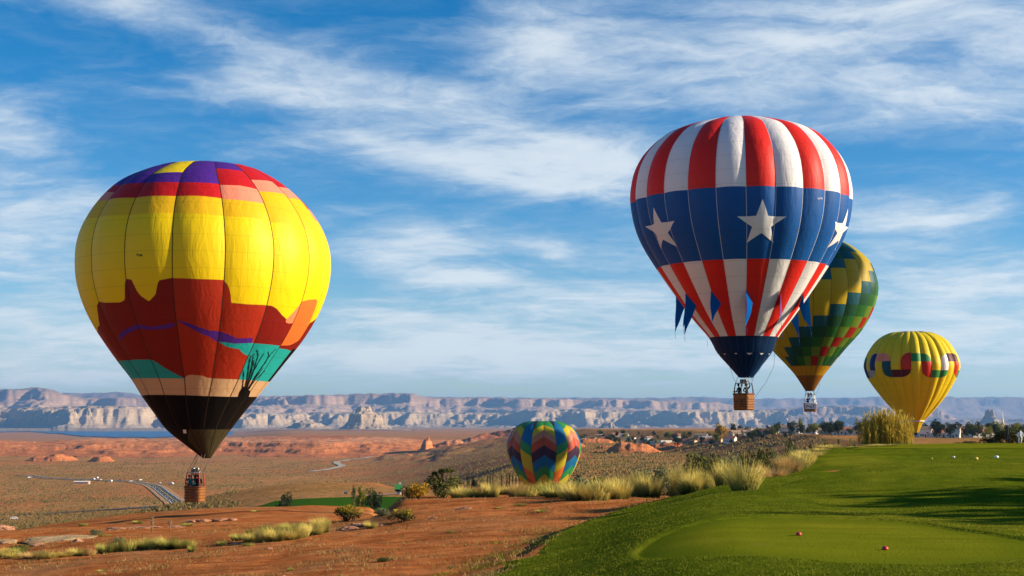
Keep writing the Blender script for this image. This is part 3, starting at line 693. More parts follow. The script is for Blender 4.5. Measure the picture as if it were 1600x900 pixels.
def rrect(w, d, r, n=5):
    pts = []
    for cx, cy, a0 in ((w / 2 - r, d / 2 - r, 0), (-w / 2 + r, d / 2 - r, 90), (-w / 2 + r, -d / 2 + r, 180), (w / 2 - r, -d / 2 + r, 270)):
        for k in range(n): a = R(a0 + 90 * k / (n - 1)); pts.append((cx + r * math.cos(a), cy + r * math.sin(a)))
    return pts
def basket(b, mouth_v, w=1.5, d=1.2, h=1.1, rot=0.0, off=(0, 0), wick=None, pad=None, post=.95, banner=False):
    """basket, uprights, burner and cables of balloon b; returns where people stand"""
    wick = wick or M_WICK; pad = pad or M_REDPAD; root = b.root
    ox, oy = off; RM = Matrix.Rotation(rot, 4, 'Z'); T = Matrix.Translation((ox, oy, 0)) @ RM
    def fin(mb, name, mat, parent):
        m = mb.mesh(name); m.transform(T); return add(name, m, mat, parent)
    mb = MB(); rings = []
    for z, sc in [(0, .93), (.05, .97), (.10, .96), (.45, .965), (.8, .985), (h - .06, 1.0), (h, 1.0), (h, .90), (.09, .87)]:
        rings.append([(x * sc, y * sc, z) for x, y in rrect(w, d, .22)])
    n = len(rings[0]); V = [p for r in rings for p in r]
    Fq = [(i * n + k, i * n + (k + 1) % n, (i + 1) * n + (k + 1) % n, (i + 1) * n + k) for i in range(len(rings) - 1) for k in range(n)]
    mb.raw(V, Fq + [tuple(range(n - 1, -1, -1)), tuple((len(rings) - 1) * n + k for k in range(n))], False)
    bk = fin(mb, 'basket', wick, root)
    for z in [.22, .42, .62, .82]:                                 # woven bands standing proud
        mb = MB(); mb.tube([(x * .995, y * .995, z) for x, y in rrect(w, d, .22)] + [(rrect(w, d, .22)[0][0] * .995, rrect(w, d, .22)[0][1] * .995, z)], .03, 6, False); fin(mb, 'woven_band', M_BAND, bk)
    mb = MB(); mb.tube([(x, y, h) for x, y in rrect(w, d, .22)] + [(rrect(w, d, .22)[0][0], rrect(w, d, .22)[0][1], h)], .055, 8, False); fin(mb, 'padded_rim', M_SUEDE if not banner else pad, bk)
    for x in (-.45 * w, 0, .45 * w):
        mb = MB(); mb.box((x * .8, 0, -.03), (.09, d * .95, .06)); fin(mb, 'skid', M_SUEDE, bk)
    for x in (-.25 * w, .25 * w):
        mb = MB(); mb.tube([(x - .1, -d / 2 - .02, .72), (x - .06, -d / 2 - .07, .62), (x + .06, -d / 2 - .07, .62), (x + .1, -d / 2 - .02, .72)], .018, 6); fin(mb, 'rope_handle', M_SUEDE, bk)
    mb = MB(); mb.box((.1 * w, -d / 2 - .012, .5), (.28, .03, .55)); fin(mb, 'foot_hole_flap', M_SUEDE, bk)
    if banner:
        mb = MB(); mb.box((0, -d / 2 - .03, .62), (w * .9, .02, .62)); bn = fin(mb, 'banner', M_FLY, bk)
        for k, (bx, bz, bw, bh, mt) in enumerate([(-.30, .72, .30, .10, 'cblue'), (-.05, .60, .42, .10, 'checkred'), (.24, .74, .28, .09, 'checkred'), (.1, .48, .55, .06, 'cblue'), (-.35, .52, .2, .08, 'checkred')]):
            mb = MB(); mb.box((bx * w, -d / 2 - .043, bz), (bw * w * .6, .006, bh)); fin(mb, 'banner_lettering', simple('print_' + mt, NY[mt]), bn)
    ht = h + post
    cs = [(sx * w * .40, sy * d * .40) for sx in (-1, 1) for sy in (-1, 1)]
    for x, y in cs:
        mb = MB(); mb.tube([(x, y, h - .1), (x * .97, y * .97, h + post * .5), (x * .85, y * .85, ht)], [.05, .045, .04], 8); fin(mb, 'upright', pad, root)
    mb = MB(); fr = [(x * .85, y * .85, ht) for x, y in (cs[0], cs[1], cs[3], cs[2], cs[0])]; mb.tube(fr, .03, 8); bf = fin(mb, 'burner_frame', M_METAL, root)
    for x in (-.17, .17):
        mb = MB(); mb.lathe([(.03, -.25), (.07, -.2), (.07, -.05), (.13, 0), (.14, .28), (.125, .30), (.125, .05)], 14, (x, 0, ht)); bu = fin(mb, 'burner', M_METAL, bf)
        for k in range(5):
            mb = MB(); mb.tube([(x + .145 * math.cos(a), .145 * math.sin(a), ht + .05 + k * .05) for a in np.linspace(0, 2 * math.pi, 13)], .016, 5, False); fin(mb, 'burner_coil', M_DARKM, bu)
    for x in (-.3 * w, .3 * w):
        mb = MB(); mb.lathe([(.02, .0), (.14, .02), (.14, .8), (.08, .9), (.03, .92)], 12, (x, .30 * d, .1)); fin(mb, 'fuel_tank', M_METAL, root)
    for i, (x, y) in enumerate(cs):
        p = T @ Vector((x * .85, y * .85, ht)); a = math.atan2(p.x - 0, -p.y) if abs(p.x) + abs(p.y) > 0 else 0
        for da in (-.22, .22):
            e = Vector(b.point(np.array(a + da), mouth_v)); mb = MB(); mb.tube([p, (p + e) / 2, e], .014, 5); mb.build('cable', M_ROPE, root)
    return T, .09
def rope(b, pts, rad=.013):
    mb = MB(); mb.tube(pts, rad, 5); return mb.build('rope', M_ROPE, b.root)
def marks(b, px, py, mat, n=6, step=1.6, hgt=.16):           # tiny registration figures, no longer legible in the photograph
    for k in range(n):
        th, v = b.pix(px + (k - n / 2) * step, py); P = []
        for dt, dv in ((-.003, -.0022), (.003, -.0022), (.003, .0022), (-.003, .0022)): P.append(b.point(np.array(th + dt * (.7 + .3 * (k % 2))), v + dv, .03))
        add('registration_mark', np_mesh('registration_mark', np.array(P), [(0, 1, 2, 3)]), mat, b.env)

# --- 1: desert-picture balloon on the left
def desert_balloon():
    b = Balloon('yellow and dark red balloon with desert landscape picture and black lower cone', 312.5, 100,
                [(257, 0, -2), (257, 18, -2), (258, 38, 0), (262.5, 62, 1), (268, 86, 0), (290, 129, -4), (317, 160, -3), (350, 184, -2), (380, 196, -1), (410, 200, 0), (445, 197, 0), (480, 186, 0), (510, 171, 0), (536, 154, 0), (565, 132, -1), (593, 110, -1), (620, 90.5, -3), (645, 71, -4), (671, 51, -4), (695, 27, 2), (716, 6, 9)],
                16, -13.9, 783, .030, .006)
    f = fab; Yl, Am, Rd, Pu, Pk, Br, Mr, Te, Ta, Bk, Ol, Or, Pe = [f(k) for k in ('yellow', 'amber', 'red', 'purple', 'pink', 'brick', 'darkred_shade', 'teal', 'tan')] + [f('black', .04), f('olive', .04)] + [f('orange'), f('peach')]
    E = 0
    G = {}  # left gores' lower red is brick with the balloon's shaded side painted in
    G[-4] = [(Pu, [(0, 292), (1, 290)]), (Rd, [(0, 305), (1, 303)]), (Pk, [(0, 318), (1, 316)]), (Am, [(0, 345), (1, 342)]), (Yl, [(0, 520), (1, 515)]), (Br, [(0, 566), (1, 564)]), (Te, [(0, 593), (1, 592)]), (Ta, [(0, 618), (1, 618)])]
    G[-3] = [(Pu, [(0, 290), (1, 289)]), (Rd, [(0, 301), (1, 300)]), (Pk, [(0, 315), (1, 313)]), (Am, [(0, 343), (1, 340)]), (Yl, [(0, 515), (.6, 508), (.78, 492), (.88, 478), (1, 471)]), (Mr, [(0, 564), (1, 563)]), (Te, [(0, 592), (1, 591)]), (Ta, [(0, 618), (1, 617)])]
    G[-2] = [(Pu, [(0, 289), (1, 286)]), (Rd, [(0, 312), (1, 309)]), (Am, [(0, 340), (1, 336)]), (Yl, [(0, 471), (.3, 473), (.75, 472.5), (.88, 469), (.92, 460), (.94, 445), (1, 436)]), (Mr, [(0, 536), (.1, 532), (.3, 522), (.6, 515), (1, 507)]), (Pu, [(0, 536), (.1, 533), (.3, 529), (.6, 522), (1, 513.5)]), (Mr, [(0, 564), (.3, 562), (1, 562)]), (Te, [(0, 591), (1, 591)]), (Ta, [(0, 617), (1, 617)])]
    G[-1] = [(Yl, [(0, 272), (1, 269)]), (Pu, [(0, 286), (1, 285)]), (Rd, [(0, 309), (.5, 306), (1, 306.5)]), (Am, [(0, 336), (.5, 333), (1, 333)]), (Yl, [(0, 435.6), (.15, 437), (.2, 447), (.25, 456), (.32, 463), (.48, 471), (.6, 463), (.66, 458), (.69, 446), (.74, 438), (1, 434)]), (Mr, [(0, 507), (.4, 510.5), (.7, 508), (.93, 504.5), (.96, 510), (1, 510)]), (Pu, [(0, 513.5), (.4, 515.5), (.7, 514), (.93, 510), (1, 510)]), (Mr, [(0, 562), (.15, 565), (.35, 573), (.6, 581), (.8, 586.5), (1, 591)]), (Te, [(0, 591), (1, 591.5)]), (Ta, [(0, 617), (1, 617.5)])]
    G[0] = [(Pu, [(0, 285), (1, 287.5)]), (Rd, [(0, 306.5), (.5, 306), (1, 310)]), (Am, [(0, 333), (.5, 334), (1, 338)]), (Yl, [(0, 434.5), (.5, 436), (1, 437.5)]), (Br, [(0, 503), (.08, 501), (.3, 505), (.5, 511), (.75, 516.5), (1, 518)]), (Pu, [(0, 503), (.08, 503), (.3, 512), (.5, 519), (.62, 523), (.8, 527), (.9, 532), (1, 534)]), (Br, [(0, 591), (.1, 587), (.25, 585.5), (.6, 587), (.8, 590), (1, 591.5)]), (Ta, [(0, 617.5), (1, 619)])]
    G[1] = [(Pu, [(0, 263), (1, 268)]), (Rd, [(0, 289), (.5, 290), (1, 296)]), (Pk, [(0, 311), (1, 318.5)]), (Am, [(0, 338), (.5, 340), (1, 346)]), (Yl, [(0, 439), (.06, 443), (.13, 455), (.16, 466), (.165, 473), (.5, 475.5), (1, 477)]), (Br, [(0, 518), (.2, 522), (.45, 529), (.9, 528), (.93, 536), (1, 536)]), (Pu, [(0, 534), (.2, 535), (.45, 537), (.9, 536), (1, 536)]), (Te, [(0, 534), (.1, 537), (.25, 542), (.5, 545), (.62, 545.5), (.68, 549), (.85, 554), (1, 556)]), (Br, [(0, 591.5), (1, 593)]), (Ta, [(0, 619), (1, 620)])]
    G[2] = [(Rd, [(0, 281), (1, 284)]), (Pk, [(0, 299), (1, 304)]), (Am, [(0, 347), (1, 354)]), (Yl, [(0, 477), (.12, 478), (.25, 482), (.45, 492), (.66, 499), (.8, 488), (1, 472)]), (Pe, [(0, 477), (.12, 478), (.25, 482), (.45, 492), (.66, 499), (.67, 503.5), (.8, 505.5), (1, 505)]), (Mr, [(0, 536.5), (1, 540.5)]), (Te, [(0, 593), (1, 595)]), (Ta, [(0, 620), (1, 620)])]
    G[3] = [(Rd, [(0, 292), (1, 296)]), (Pk, [(0, 309), (1, 314)]), (Am, [(0, 357), (1, 362)]), (Yl, [(0, 471), (.2, 468.5), (.5, 467.5), (.65, 470), (.7, 478), (.76, 492), (.85, 505), (1, 515)]), (Or, [(0, 540), (.4, 539.5), (1, 530)]), (Mr, [(0, 544), (1, 549)]), (Te, [(0, 595), (1, 597)]), (Ta, [(0, 620), (1, 620)])]
    for g in range(-7, 9):
        L = G.get(g) or G[{4: 2, 5: 1, 6: 0, 7: -1, 8: -2, -5: -3, -6: -2, -7: -1}[g]]
        if g == 4: L = [(Rd, 300), (Pk, 318), (Am, 350), (Yl, [(0, 505), (1, 480)]), (Mr, [(0, 545), (1, 545)]), (Bk, [(0, 596), (1, 596)]), (Ta, [(0, 620), (1, 620)])]
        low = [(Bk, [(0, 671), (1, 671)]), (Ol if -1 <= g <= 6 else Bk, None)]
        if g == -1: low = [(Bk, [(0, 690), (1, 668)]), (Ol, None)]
        b.gore(g, L + low, 28)
    b.tapes(fab('tape', 0), .055)
    oc = [[(345, 880), (352, 840), (360, 790), (365, 710)], [(360, 875), (385, 780), (400, 690), (412, 620), (440, 600)], [(365, 870), (400, 760), (425, 650), (430, 612)],
          [(370, 860), (410, 770), (445, 670), (465, 610), (455, 570)], [(375, 860), (430, 725), (480, 632), (507, 590)], [(380, 860), (450, 745), (515, 660), (540, 610), (535, 583)],
          [(390, 850), (470, 720), (520, 650), (555, 595), (590, 562)], [(395, 850), (440, 785), (510, 720)], [(385, 855), (420, 800), (470, 735), (500, 690)], [(368, 865), (392, 790), (418, 720), (440, 640)]]
    for br in oc: b.ribbon('ocotillo_print', [(300 + x / 4.5, 420 + y / 4.5) for x, y in br], .085, fab('black', .04))
    b.patch('ocotillo_base_print', [(371, 621), (374, 612), (380, 604), (384, 606), (391, 612), (388, 621)], fab('black', .04))
    marks(b, 219, 398.5, fab('black', .04))
    b.patch('fabric_label', [(286, 671), (291, 671), (292, 677), (287, 677)], fab('white'), n=2)
    for k in range(9):                                             # crown ring scallops
        th = -1.0 + k * .25; P = [b.point(np.array(th - .12), .03, .02), b.point(np.array(th + .12), .03, .02), b.point(np.array(th), .012, .25)]
        add('crown_loop', np_mesh('crown_loop', np.array(P), [(0, 1, 2)]), fab('amber'), b.env)
    T, fz = basket(b, .985, 1.26, 1.05, 1.00, R(-24), (-.36, .0), post=1.0, wick=M_WICK2)
    return b, T, fz
desert_b, desert_T, desert_z = desert_balloon()

# --- 2: stars and stripes balloon
def flag_balloon():
    b = Balloon('red and white striped balloon with blue band of white stars', 1162.5, 112,
                [(189, 0, 0), (189, 20, 0), (190.5, 45, 0), (197, 74, -1), (213, 119, -1), (240, 150, -1.5), (267, 166.5, -1.5), (293, 173.5, -1.5), (318, 175, -1.5), (350, 170, -1), (380, 159, -.5), (419, 136, 0), (468, 102, 0), (500, 78, 0), (528, 55, 1), (551, 43.5, 2), (572, 26, 3), (590, 11, 4)],
                24, 3.2, 640, .038, .008)
    Rf, Wf, Bf, Nv = fab('flagred'), fab('white'), fab('blue'), fab('navy', .04)
    for g in range(24):
        c = Rf if g % 2 == 0 else Wf; c2 = Rf if g % 2 == 0 else Wf
        b.gore(g, [(c, 291), (Bf, 404.5), (c2, 524.5), (Nv, 551.5), (fab('white'), [(0, 551.5), (.15, 552.2), (.5, 554.6), (.85, 552.2), (1, 551.5)] if g % 2 == 0 else 551.6), (Nv, None)], 10)
    b.tapes(fab('tapew', 0), .035, .01, b.v_at(0, 524.5)); b.tapes(fab('blue'), .02, b.v_at(0, 526), 1.0)
    cen = [(11.0 + 60 * k) for k in range(6)]
    vc = b.v_at(R(11), 349.5); vt = b.v_at(R(11), 311); hv = vc - vt
    for c in cen:
        pts = []
        for k in range(10):
            a = math.pi / 2 + k * math.pi / 5; rr = 1.0 if k % 2 == 0 else .40; L = hv * b.len * rr; r = float(np.interp(vc, b.v, b.C[:, 0]))
            pts.append((R(c) - L * math.cos(a) / r * 1.02, vc - L * math.sin(a) / b.len))
        n = 8; out = []
        for i in range(10):
            a, d = pts[i], pts[(i + 1) % 10]
            for k in range(n): out.append((a[0] + (d[0] - a[0]) * k / n, a[1] + (d[1] - a[1]) * k / n))
        V = []; m_ = len(out); rg = 8
        for r in range(1, rg + 1):
            for (a, d) in out: V.append(tuple(b.point(np.array(R(c) + (a - R(c)) * r / rg), vc + (d - vc) * r / rg, .03)))
        Fq = [(r * m_ + i, r * m_ + (i + 1) % m_, (r + 1) * m_ + (i + 1) % m_, (r + 1) * m_ + i) for r in range(rg - 1) for i in range(m_)]
        V.append(tuple(b.point(np.array(R(c)), vc, .03))); Fq += [(len(V) - 1, (i + 1) % m_, i) for i in range(m_)]
        me = bpy.data.meshes.new('star'); me.from_pydata(V, [], Fq); me.polygons.foreach_set('use_smooth', [True] * len(me.polygons)); me.update()
        add('star', me, Wf, b.env)
    for k in range(12):                                            # blue pennants hanging from the lower envelope
        th = R(3.2 + 30 * k); va = b.v_at(0, 452); vb = b.v_at(0, 474)
        A = Vector(b.point(np.array(th), va, .04)); B = Vector(b.point(np.array(th + .115), vb, .04)); out = Vector((A.x, A.y, 0)).normalized(); n = 14
        tip = A + out * .10 + Vector((0, 0, -2.9 - .5 * math.sin(k * 2.1))); V = []
        for i in range(n + 1):                                     # rows run from the sewn upper edge A-B down to the free tip
            t_ = i / n
            for j in range(5):
                e_ = A.lerp(B, j / 4); p = e_.lerp(tip, t_) + out * (.09 * math.sin(t_ * 8 + k + j) * t_ * (1 - t_)) + Vector((-out.y, out.x, 0)) * (.10 * math.sin(t_ * 5 + 2 * k) * t_)
                V.append(tuple(p))
        add('pennant', np_mesh('pennant', np.array(V), grid_faces(n + 1, 5), True), fabric('pennant_cloth', NY['blue'], .04, 9.0, .0), b.env)
        mb = MB(); mb.tube([tip, tip + Vector((.03, 0, -.45))], .012, 4); mb.build('pennant_cord', Bf, b.env)
    marks(b, 1282, 310, Wf, 5)
    T, fz = basket(b, .995, 1.42, 1.15, 1.22, R(-35), (0.0, 0), post=.85, pad=M_DARKM, wick=M_WICK2)
    P = lambda px, py, dy=0.0: Vector(((px - 1162) * b.k, dy, (640 - py) * b.k))
    rope(b, [P(1212, 520, -3.5), P(1208, 575, -2), P(1195, 600, -1), P(1178, 622, -.6)]); rope(b, [P(1196, 560, -2), P(1186, 580, -1.4), P(1172, 594, -.6)]); rope(b, [P(1140, 570, -1.5), P(1146, 590, -1), P(1152, 601, -.6)])
    return b, T, fz
flag_b, flag_T, flag_z = flag_balloon()

# --- 3: green balloon with the yellow stair pattern
def stair_balloon():
    b = Balloon('dark green balloon with yellow stairs and red checks behind the striped one', 1266, 175,
                [(370, 0, 0), (370.5, 20, 0), (374, 38, 0), (379, 54, 0), (390, 75, 0), (411, 97, 0), (438, 107.5, 0), (458, 109, 0), (484, 102, 0), (516, 84, 0), (545, 59, -1), (571, 35.6, 0), (587, 22, 0), (611, 6.5, 0)],
                24, 4.5, 643, .030, .006)
    seq = {4: 'mustard', 5: 'mustard', 6: 'mustard', 7: 'tealdark', 8: 'greendark', 9: 'green', 10: 'lime', 11: 'checkred', 0: 'lime', 1: 'green', 2: 'greendark', 3: 'tealdark'}
    rows = [107, 150, 202, 265, 332, 397, 460, 519, 576, 628, 680, 731]; rows = [360 + y / 3.46 for y in rows]
    for g in range(24):
        lay = []
        for r in range(12):
            c = seq[(r + g) % 12]
            if lay and lay[-1][0] == c: lay[-1][1] = rows[r]
            else: lay.append([c, rows[r]])
        b.gore(g, [(fab(c, .24), y) for c, y in lay] + [(fab('gold', .24), 586.5), (fab('rust', .24), None)], 6)
    b.tapes(fab('tape', 0), .03)
    T, fz = basket(b, .995, 1.5, 1.2, 1.0, R(6), (0, 0), pad=M_FLY, banner=True, post=1.0)
    rope(b, [Vector((.9, -.5, 5.2)), Vector((1.3, -.5, 3.6)), Vector((.9, -.5, 2.3)), Vector((.55, -.4, 2.0))])
    return b, T, fz
stair_b, stair_T, stair_z = stair_balloon()

# --- 4: yellow balloon with the coloured meander, landed behind the reeds
def meander_balloon():
    b = Balloon('lemon yellow balloon with multicoloured meander band landed behind reeds', 1428, 240,
                [(518.5, 0, -1), (518.5, 18, -1), (521, 34, -1), (532, 53, 0), (551, 67, 0), (568, 73.5, 0), (580, 72.5, 0), (595, 66, 0), (622, 47.5, 1), (647, 25.5, 1), (659, 13, 2), (676, 5, 2)],
                28, -1.0, 684, .05, .03, creases=.16)
    Ye = fab('lemon'); y1, y2, y3, y4 = 552.0, 564.6, 578.4, 590.0; h1 = y2 - y1; h2 = y4 - y3
    up = ['deepblue', 'grass', 'pink', 'maroon', 'deepblue', 'grass', 'pink']; dn = ['maroon', 'grass', 'grey', 'maroon', 'cblue', 'scarlet', 'grey']; cd = ['tealdark', 'scarlet', 'deepblue', 'tealdark', 'scarlet', 'deepblue', 'tealdark']; cu = ['scarlet', 'white', 'deepblue', 'scarlet', 'white', 'deepblue', 'scarlet']
    arc = lambda y, h, k: [(u, y + h * (1 - math.sqrt(max(0, 1 - (u if k else 1 - u) ** 2)))) for u in np.linspace(0, 1, 9)]
    arcb = lambda y, h, k: [(u, y - h * (1 - math.sqrt(max(0, 1 - (u if k else 1 - u) ** 2)))) for u in np.linspace(0, 1, 9)]
    for g in range(28):
        j = (g - 0) // 4; ph = g % 4; j %= 7
        cU = {0: 'grass', 6: 'pink', 1: 'maroon'}.get(j, up[j]); cD = {0: 'grass', 6: 'maroon', 5: 'grey'}.get(j, dn[j]); c1 = {0: 'scarlet', 6: 'tealdark'}.get(j, cd[j]); c2 = {0: 'white', 6: 'scarlet', 5: 'deepblue'}.get(j, cu[j])
        cD2 = cD
        if ph == 0: L = [(Ye, [(0, y1), (1, y1)]), (fab(cU), [(0, y2), (1, y2)])]
        elif ph == 1: L = [(Ye, arc(y1, h1, True)), (fab(cU), [(0, y2), (1, y2)]), (fab(c1), arcb(y4, h2, False))]
        elif ph == 2: L = [(Ye, [(0, y3), (1, y3)]), (fab(cD), [(0, y4), (1, y4)])]
        else: L = [(Ye, arc(y1, h1, False)), (fab(c2), [(0, y3), (1, y3)]), (fab(cD2), arcb(y4, h2, True))]
        b.gore(g, [(fab('deepblue') if g % 4 == 2 else Ye, 519.4)] + L + [(Ye, None)], 8)
    b.tapes(fab('gold', 0), .03)
    T, fz = basket(b, .93, 1.5, 1.2, 1.1, R(15), (-.9, 0), post=.8)
    sk = [b.pix(1414, 657), b.pix(1440, 659)]
    mb = MB(); mb.tube([Vector(b.point(np.array(a), b.v_at(0, 658), .08)) for a in np.linspace(-1.5, 1.5, 20)], .10, 6); o = mb.build('skirt_band', fab('white'), b.env)
    return b
meander_b = meander_balloon()

# --- 5: chevron balloon low over the valley
def chevron_balloon():
    b = Balloon('rainbow chevron balloon low behind the middle grass bank', 850, 320,
                [(658, 0, 0), (658, 20, 0), (660.5, 33, 0), (668, 46, 0), (682, 55.5, 0), (697, 59.5, 0), (712, 57.5, 0), (727, 52, 0), (742, 44, 0), (757, 34, 0), (772, 21, 0), (786, 8, 0)],
                18, 0.0, 800, .032, .012)
    Y = lambda y: 640 + y / 6.92
    A = [('cgreen', 165), ('cyel', 215), ('csal', 290), ('cred', 382), ('cpur', 488), ('cblue', 598), ('cgreen', 692), ('cyel', 800), ('corange', 900)]
    Bq = [('cpur', 205), ('cblue', 400), ('cgreen', 500), ('cyel', 690), ('corange', 800), ('cred', 880)]
    for g in range(18):
        ph = g % 3; sl = 88
        if ph == 0: L = [(fab(c), [(0, Y(y)), (1, Y(y + sl * min(1, (y - 100) / 120)))]) for c, y in A]
        elif ph == 2: L = [(fab(c), [(0, Y(y + sl * min(1, (y - 100) / 120))), (1, Y(y))]) for c, y in A]
        else: L = [(fab(c), [(0, Y(y)), (1, Y(y - sl))] if g < 9 else [(0, Y(y - sl)), (1, Y(y))]) for c, y in Bq]
        b.gore(g, L + [(fab('cblue'), None)], 8)
    b.tapes(fab('tape', 0), .05)
    T, fz = basket(b, .99, 1.6, 1.3, 1.1, R(20), (0, 0))
    return b
chevron_b = chevron_balloon()

# ------------------------------------------------------------------ vegetation
def blades_mesh(name, roots, dirs, lens, widths, curve, rows=3, seed=0):
    """grass blades as tapering strips; roots (n,3), dirs (n,2) outward lean, all arrays"""
    rs = np.random.RandomState(seed); n = len(roots); V = []; t = np.linspace(0, 1, rows + 1)
    ang = rs.rand(n) * math.pi; sx, sy = np.cos(ang), np.sin(ang)
    for i, k in enumerate(t):
        bend = k + 0 * lens
        x = roots[:, 0] + dirs[:, 0] * lens * (k * .55 + curve * k * k); y = roots[:, 1] + dirs[:, 1] * lens * (k * .55 + curve * k * k)
        z = roots[:, 2] + lens * (k - .35 * curve * k ** 3 * np.hypot(dirs[:, 0], dirs[:, 1]))
        w = widths * (1 - k) if i < rows else 0
        if i < rows:
            V.append(np.stack([x - sx * w / 2, y - sy * w / 2, z], -1)); V.append(np.stack([x + sx * w / 2, y + sy * w / 2, z], -1))
        else: V.append(np.stack([x, y, z], -1))
    V = np.stack(V, 1); m = V.shape[1]; base = np.arange(n)[:, None] * m; Fs = []
    for i in range(rows - 1):
        Fs.append(base + np.array([[2 * i, 2 * i + 1, 2 * i + 3]])); Fs.append(base + np.array([[2 * i, 2 * i + 3, 2 * i + 2]]))
    Fs.append(base + np.array([[2 * rows - 2, 2 * rows - 1, 2 * rows]]))
    return np_mesh(name, V.reshape(-1, 3), np.concatenate(Fs), False)
def tuft(name, seed, n=520, spread=.5, curve=.35, width=.022):       # unit clump: 1 m tall, about 1 m across
    rs = np.random.RandomState(seed); a = rs.rand(n) * 2 * math.pi; r = np.sqrt(rs.rand(n)) * .30
    roots = np.stack([np.cos(a) * r, np.sin(a) * r, np.zeros(n)], -1); a2 = a + rs.randn(n) * .5; ln = (.25 * r / .30 + .75 * rs.rand(n) ** .8) * spread
    return blades_mesh(name, roots, np.stack([np.cos(a2) * ln, np.sin(a2) * ln], -1), (.42 + .58 * rs.rand(n) ** .8) * (1.05 - .35 * ln / spread), np.full(n, width) * (.6 + .8 * rs.rand(n)), curve, 3, seed)
def leaves_mesh(name, C, size, seed=0, up=.3):                        # leaf quads, each a bent diamond of two triangles
    rs = np.random.RandomState(seed); n = len(C); d = rs.randn(n, 3); d /= np.linalg.norm(d, axis=1)[:, None]
    d[:, 2] += up; e = np.cross(d, rs.randn(n, 3)); e /= np.linalg.norm(e, axis=1)[:, None]
    s = (size * (.6 + .8 * rs.rand(n)))[:, None]
    V = np.stack([C - d * s * .5, C + e * s * .3, C + d * s * .5, C - e * s * .3], 1)
    b = np.arange(n)[:, None] * 4
    return np_mesh(name, V.reshape(-1, 3), np.concatenate([b + [[0, 1, 2]], b + [[0, 2, 3]]]))
def crown_points(rs, lobes, per, flat=1.0):
    P = []
    for (cx, cy, cz, r) in lobes:
        d = rs.randn(per, 3); d /= np.linalg.norm(d, axis=1)[:, None]; rad = r * (.55 + .5 * rs.rand(per) ** .5)
        P.append(np.stack([cx + d[:, 0] * rad, cy + d[:, 1] * rad, cz + d[:, 2] * rad * flat], -1))
    return np.concatenate(P)
def shrub_meshes(seed, n_lobe=9, per=130, size=.075, spiky=False):
    rs = np.random.RandomState(seed); lobes = []
    for k in range(n_lobe):
        a = rs.rand() * 6.28; r = rs.rand() ** .5 * .34; lobes.append((math.cos(a) * r, math.sin(a) * r, .32 + rs.rand() * .42 - r * .35, .15 + rs.rand() * .10))
    if spiky: lobes += [(math.cos(a) * .3 * rs.rand(), math.sin(a) * .3 * rs.rand(), .8 + .18 * rs.rand(), .05) for a in rs.rand(8) * 6.28]
    P = crown_points(rs, lobes, per); P[:, 2] = np.abs(P[:, 2]); leaf = leaves_mesh('foliage', P, size, seed, .5)
    mb = MB()
    for (x, y, z, r) in lobes: mb.tube([(x * .1, y * .1, -.05), (x * .5, y * .5, z * .5), (x, y, z)], [.022, .016, .006], 5)
    return leaf, mb.mesh('stem')
def tree_meshes(seed, kind='round'):
    rs = np.random.RandomState(seed); lobes = []
    if kind == 'cypress':
        for k in range(14): z = .08 + .9 * k / 13; lobes.append((rs.randn() * .02, rs.randn() * .02, z, .13 * (1 - .75 * abs(z - .35)) + .02))
        per, size = 60, .07
    else:
        for k in range(15):
            a = rs.rand() * 6.28; z = .34 + .56 * rs.rand(); w = .34 * math.sin(math.pi * min(1, max(.12, (z - .2) / .85))); r = w * rs.rand() ** .5
            lobes.append((math.cos(a) * r, math.sin(a) * r, z, .10 + .09 * rs.rand()))
        per, size = 85, .075
    leaf = leaves_mesh('crown', crown_points(rs, lobes, per, 1.0 if kind != 'cypress' else 1.3), size, seed, .2)
    mb = MB(); mb.tube([(0, 0, -.06), (.01, 0, .2), (-.01, .01, .45), (0, 0, .7)], [.035, .028, .02, .008], 7)
    if kind != 'cypress':
        for (x, y, z, r) in lobes[::2]: mb.tube([(0, 0, .2 + .2 * z), (x * .5, y * .5, z * .8), (x, y, z)], [.014, .010, .004], 5)
    return leaf, mb.mesh('trunk')
M_BARK = simple('bark', (.10, .065, .04), .9, .1)
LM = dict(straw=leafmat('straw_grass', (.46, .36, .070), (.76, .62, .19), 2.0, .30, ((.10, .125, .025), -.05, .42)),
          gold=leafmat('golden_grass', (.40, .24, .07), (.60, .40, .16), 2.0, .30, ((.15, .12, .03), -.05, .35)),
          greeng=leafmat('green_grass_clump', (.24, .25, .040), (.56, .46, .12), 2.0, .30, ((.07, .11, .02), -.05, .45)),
          olive=leafmat('olive_leaf', (.075, .085, .022), (.17, .165, .045), 1.2, .25), sage=leafmat('sage_leaf', (.13, .15, .07), (.25, .25, .12), 1.2, .25),
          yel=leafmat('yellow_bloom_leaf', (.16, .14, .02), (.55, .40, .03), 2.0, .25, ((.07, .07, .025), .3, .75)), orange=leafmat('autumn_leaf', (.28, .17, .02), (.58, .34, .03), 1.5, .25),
          dark=leafmat('dark_leaf', (.018, .030, .012), (.045, .060, .018), .25, .15), mid=leafmat('mid_leaf', (.045, .065, .016), (.10, .12, .03), .25, .2), ygreen=leafmat('yellow_green_leaf', (.15, .17, .02), (.32, .28, .03), .3, .25),
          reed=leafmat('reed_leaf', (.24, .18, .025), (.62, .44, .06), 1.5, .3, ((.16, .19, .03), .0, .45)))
TUFTS = [tuft('grass_clump', 100 + i, 620, .80, .55, .026) for i in range(5)]; TALL = [tuft('grass_clump', 120 + i, 460, .62, .35, .026) for i in range(3)]
def with_mat(meshes, mat):
    r = []
    for m in meshes:
        c = m.copy(); c.materials.clear(); c.materials.append(mat); r.append(c)
    return r
TU = {k: with_mat(TUFTS + TALL, LM[k]) for k in ('straw', 'gold', 'greeng')}
SHR = {}
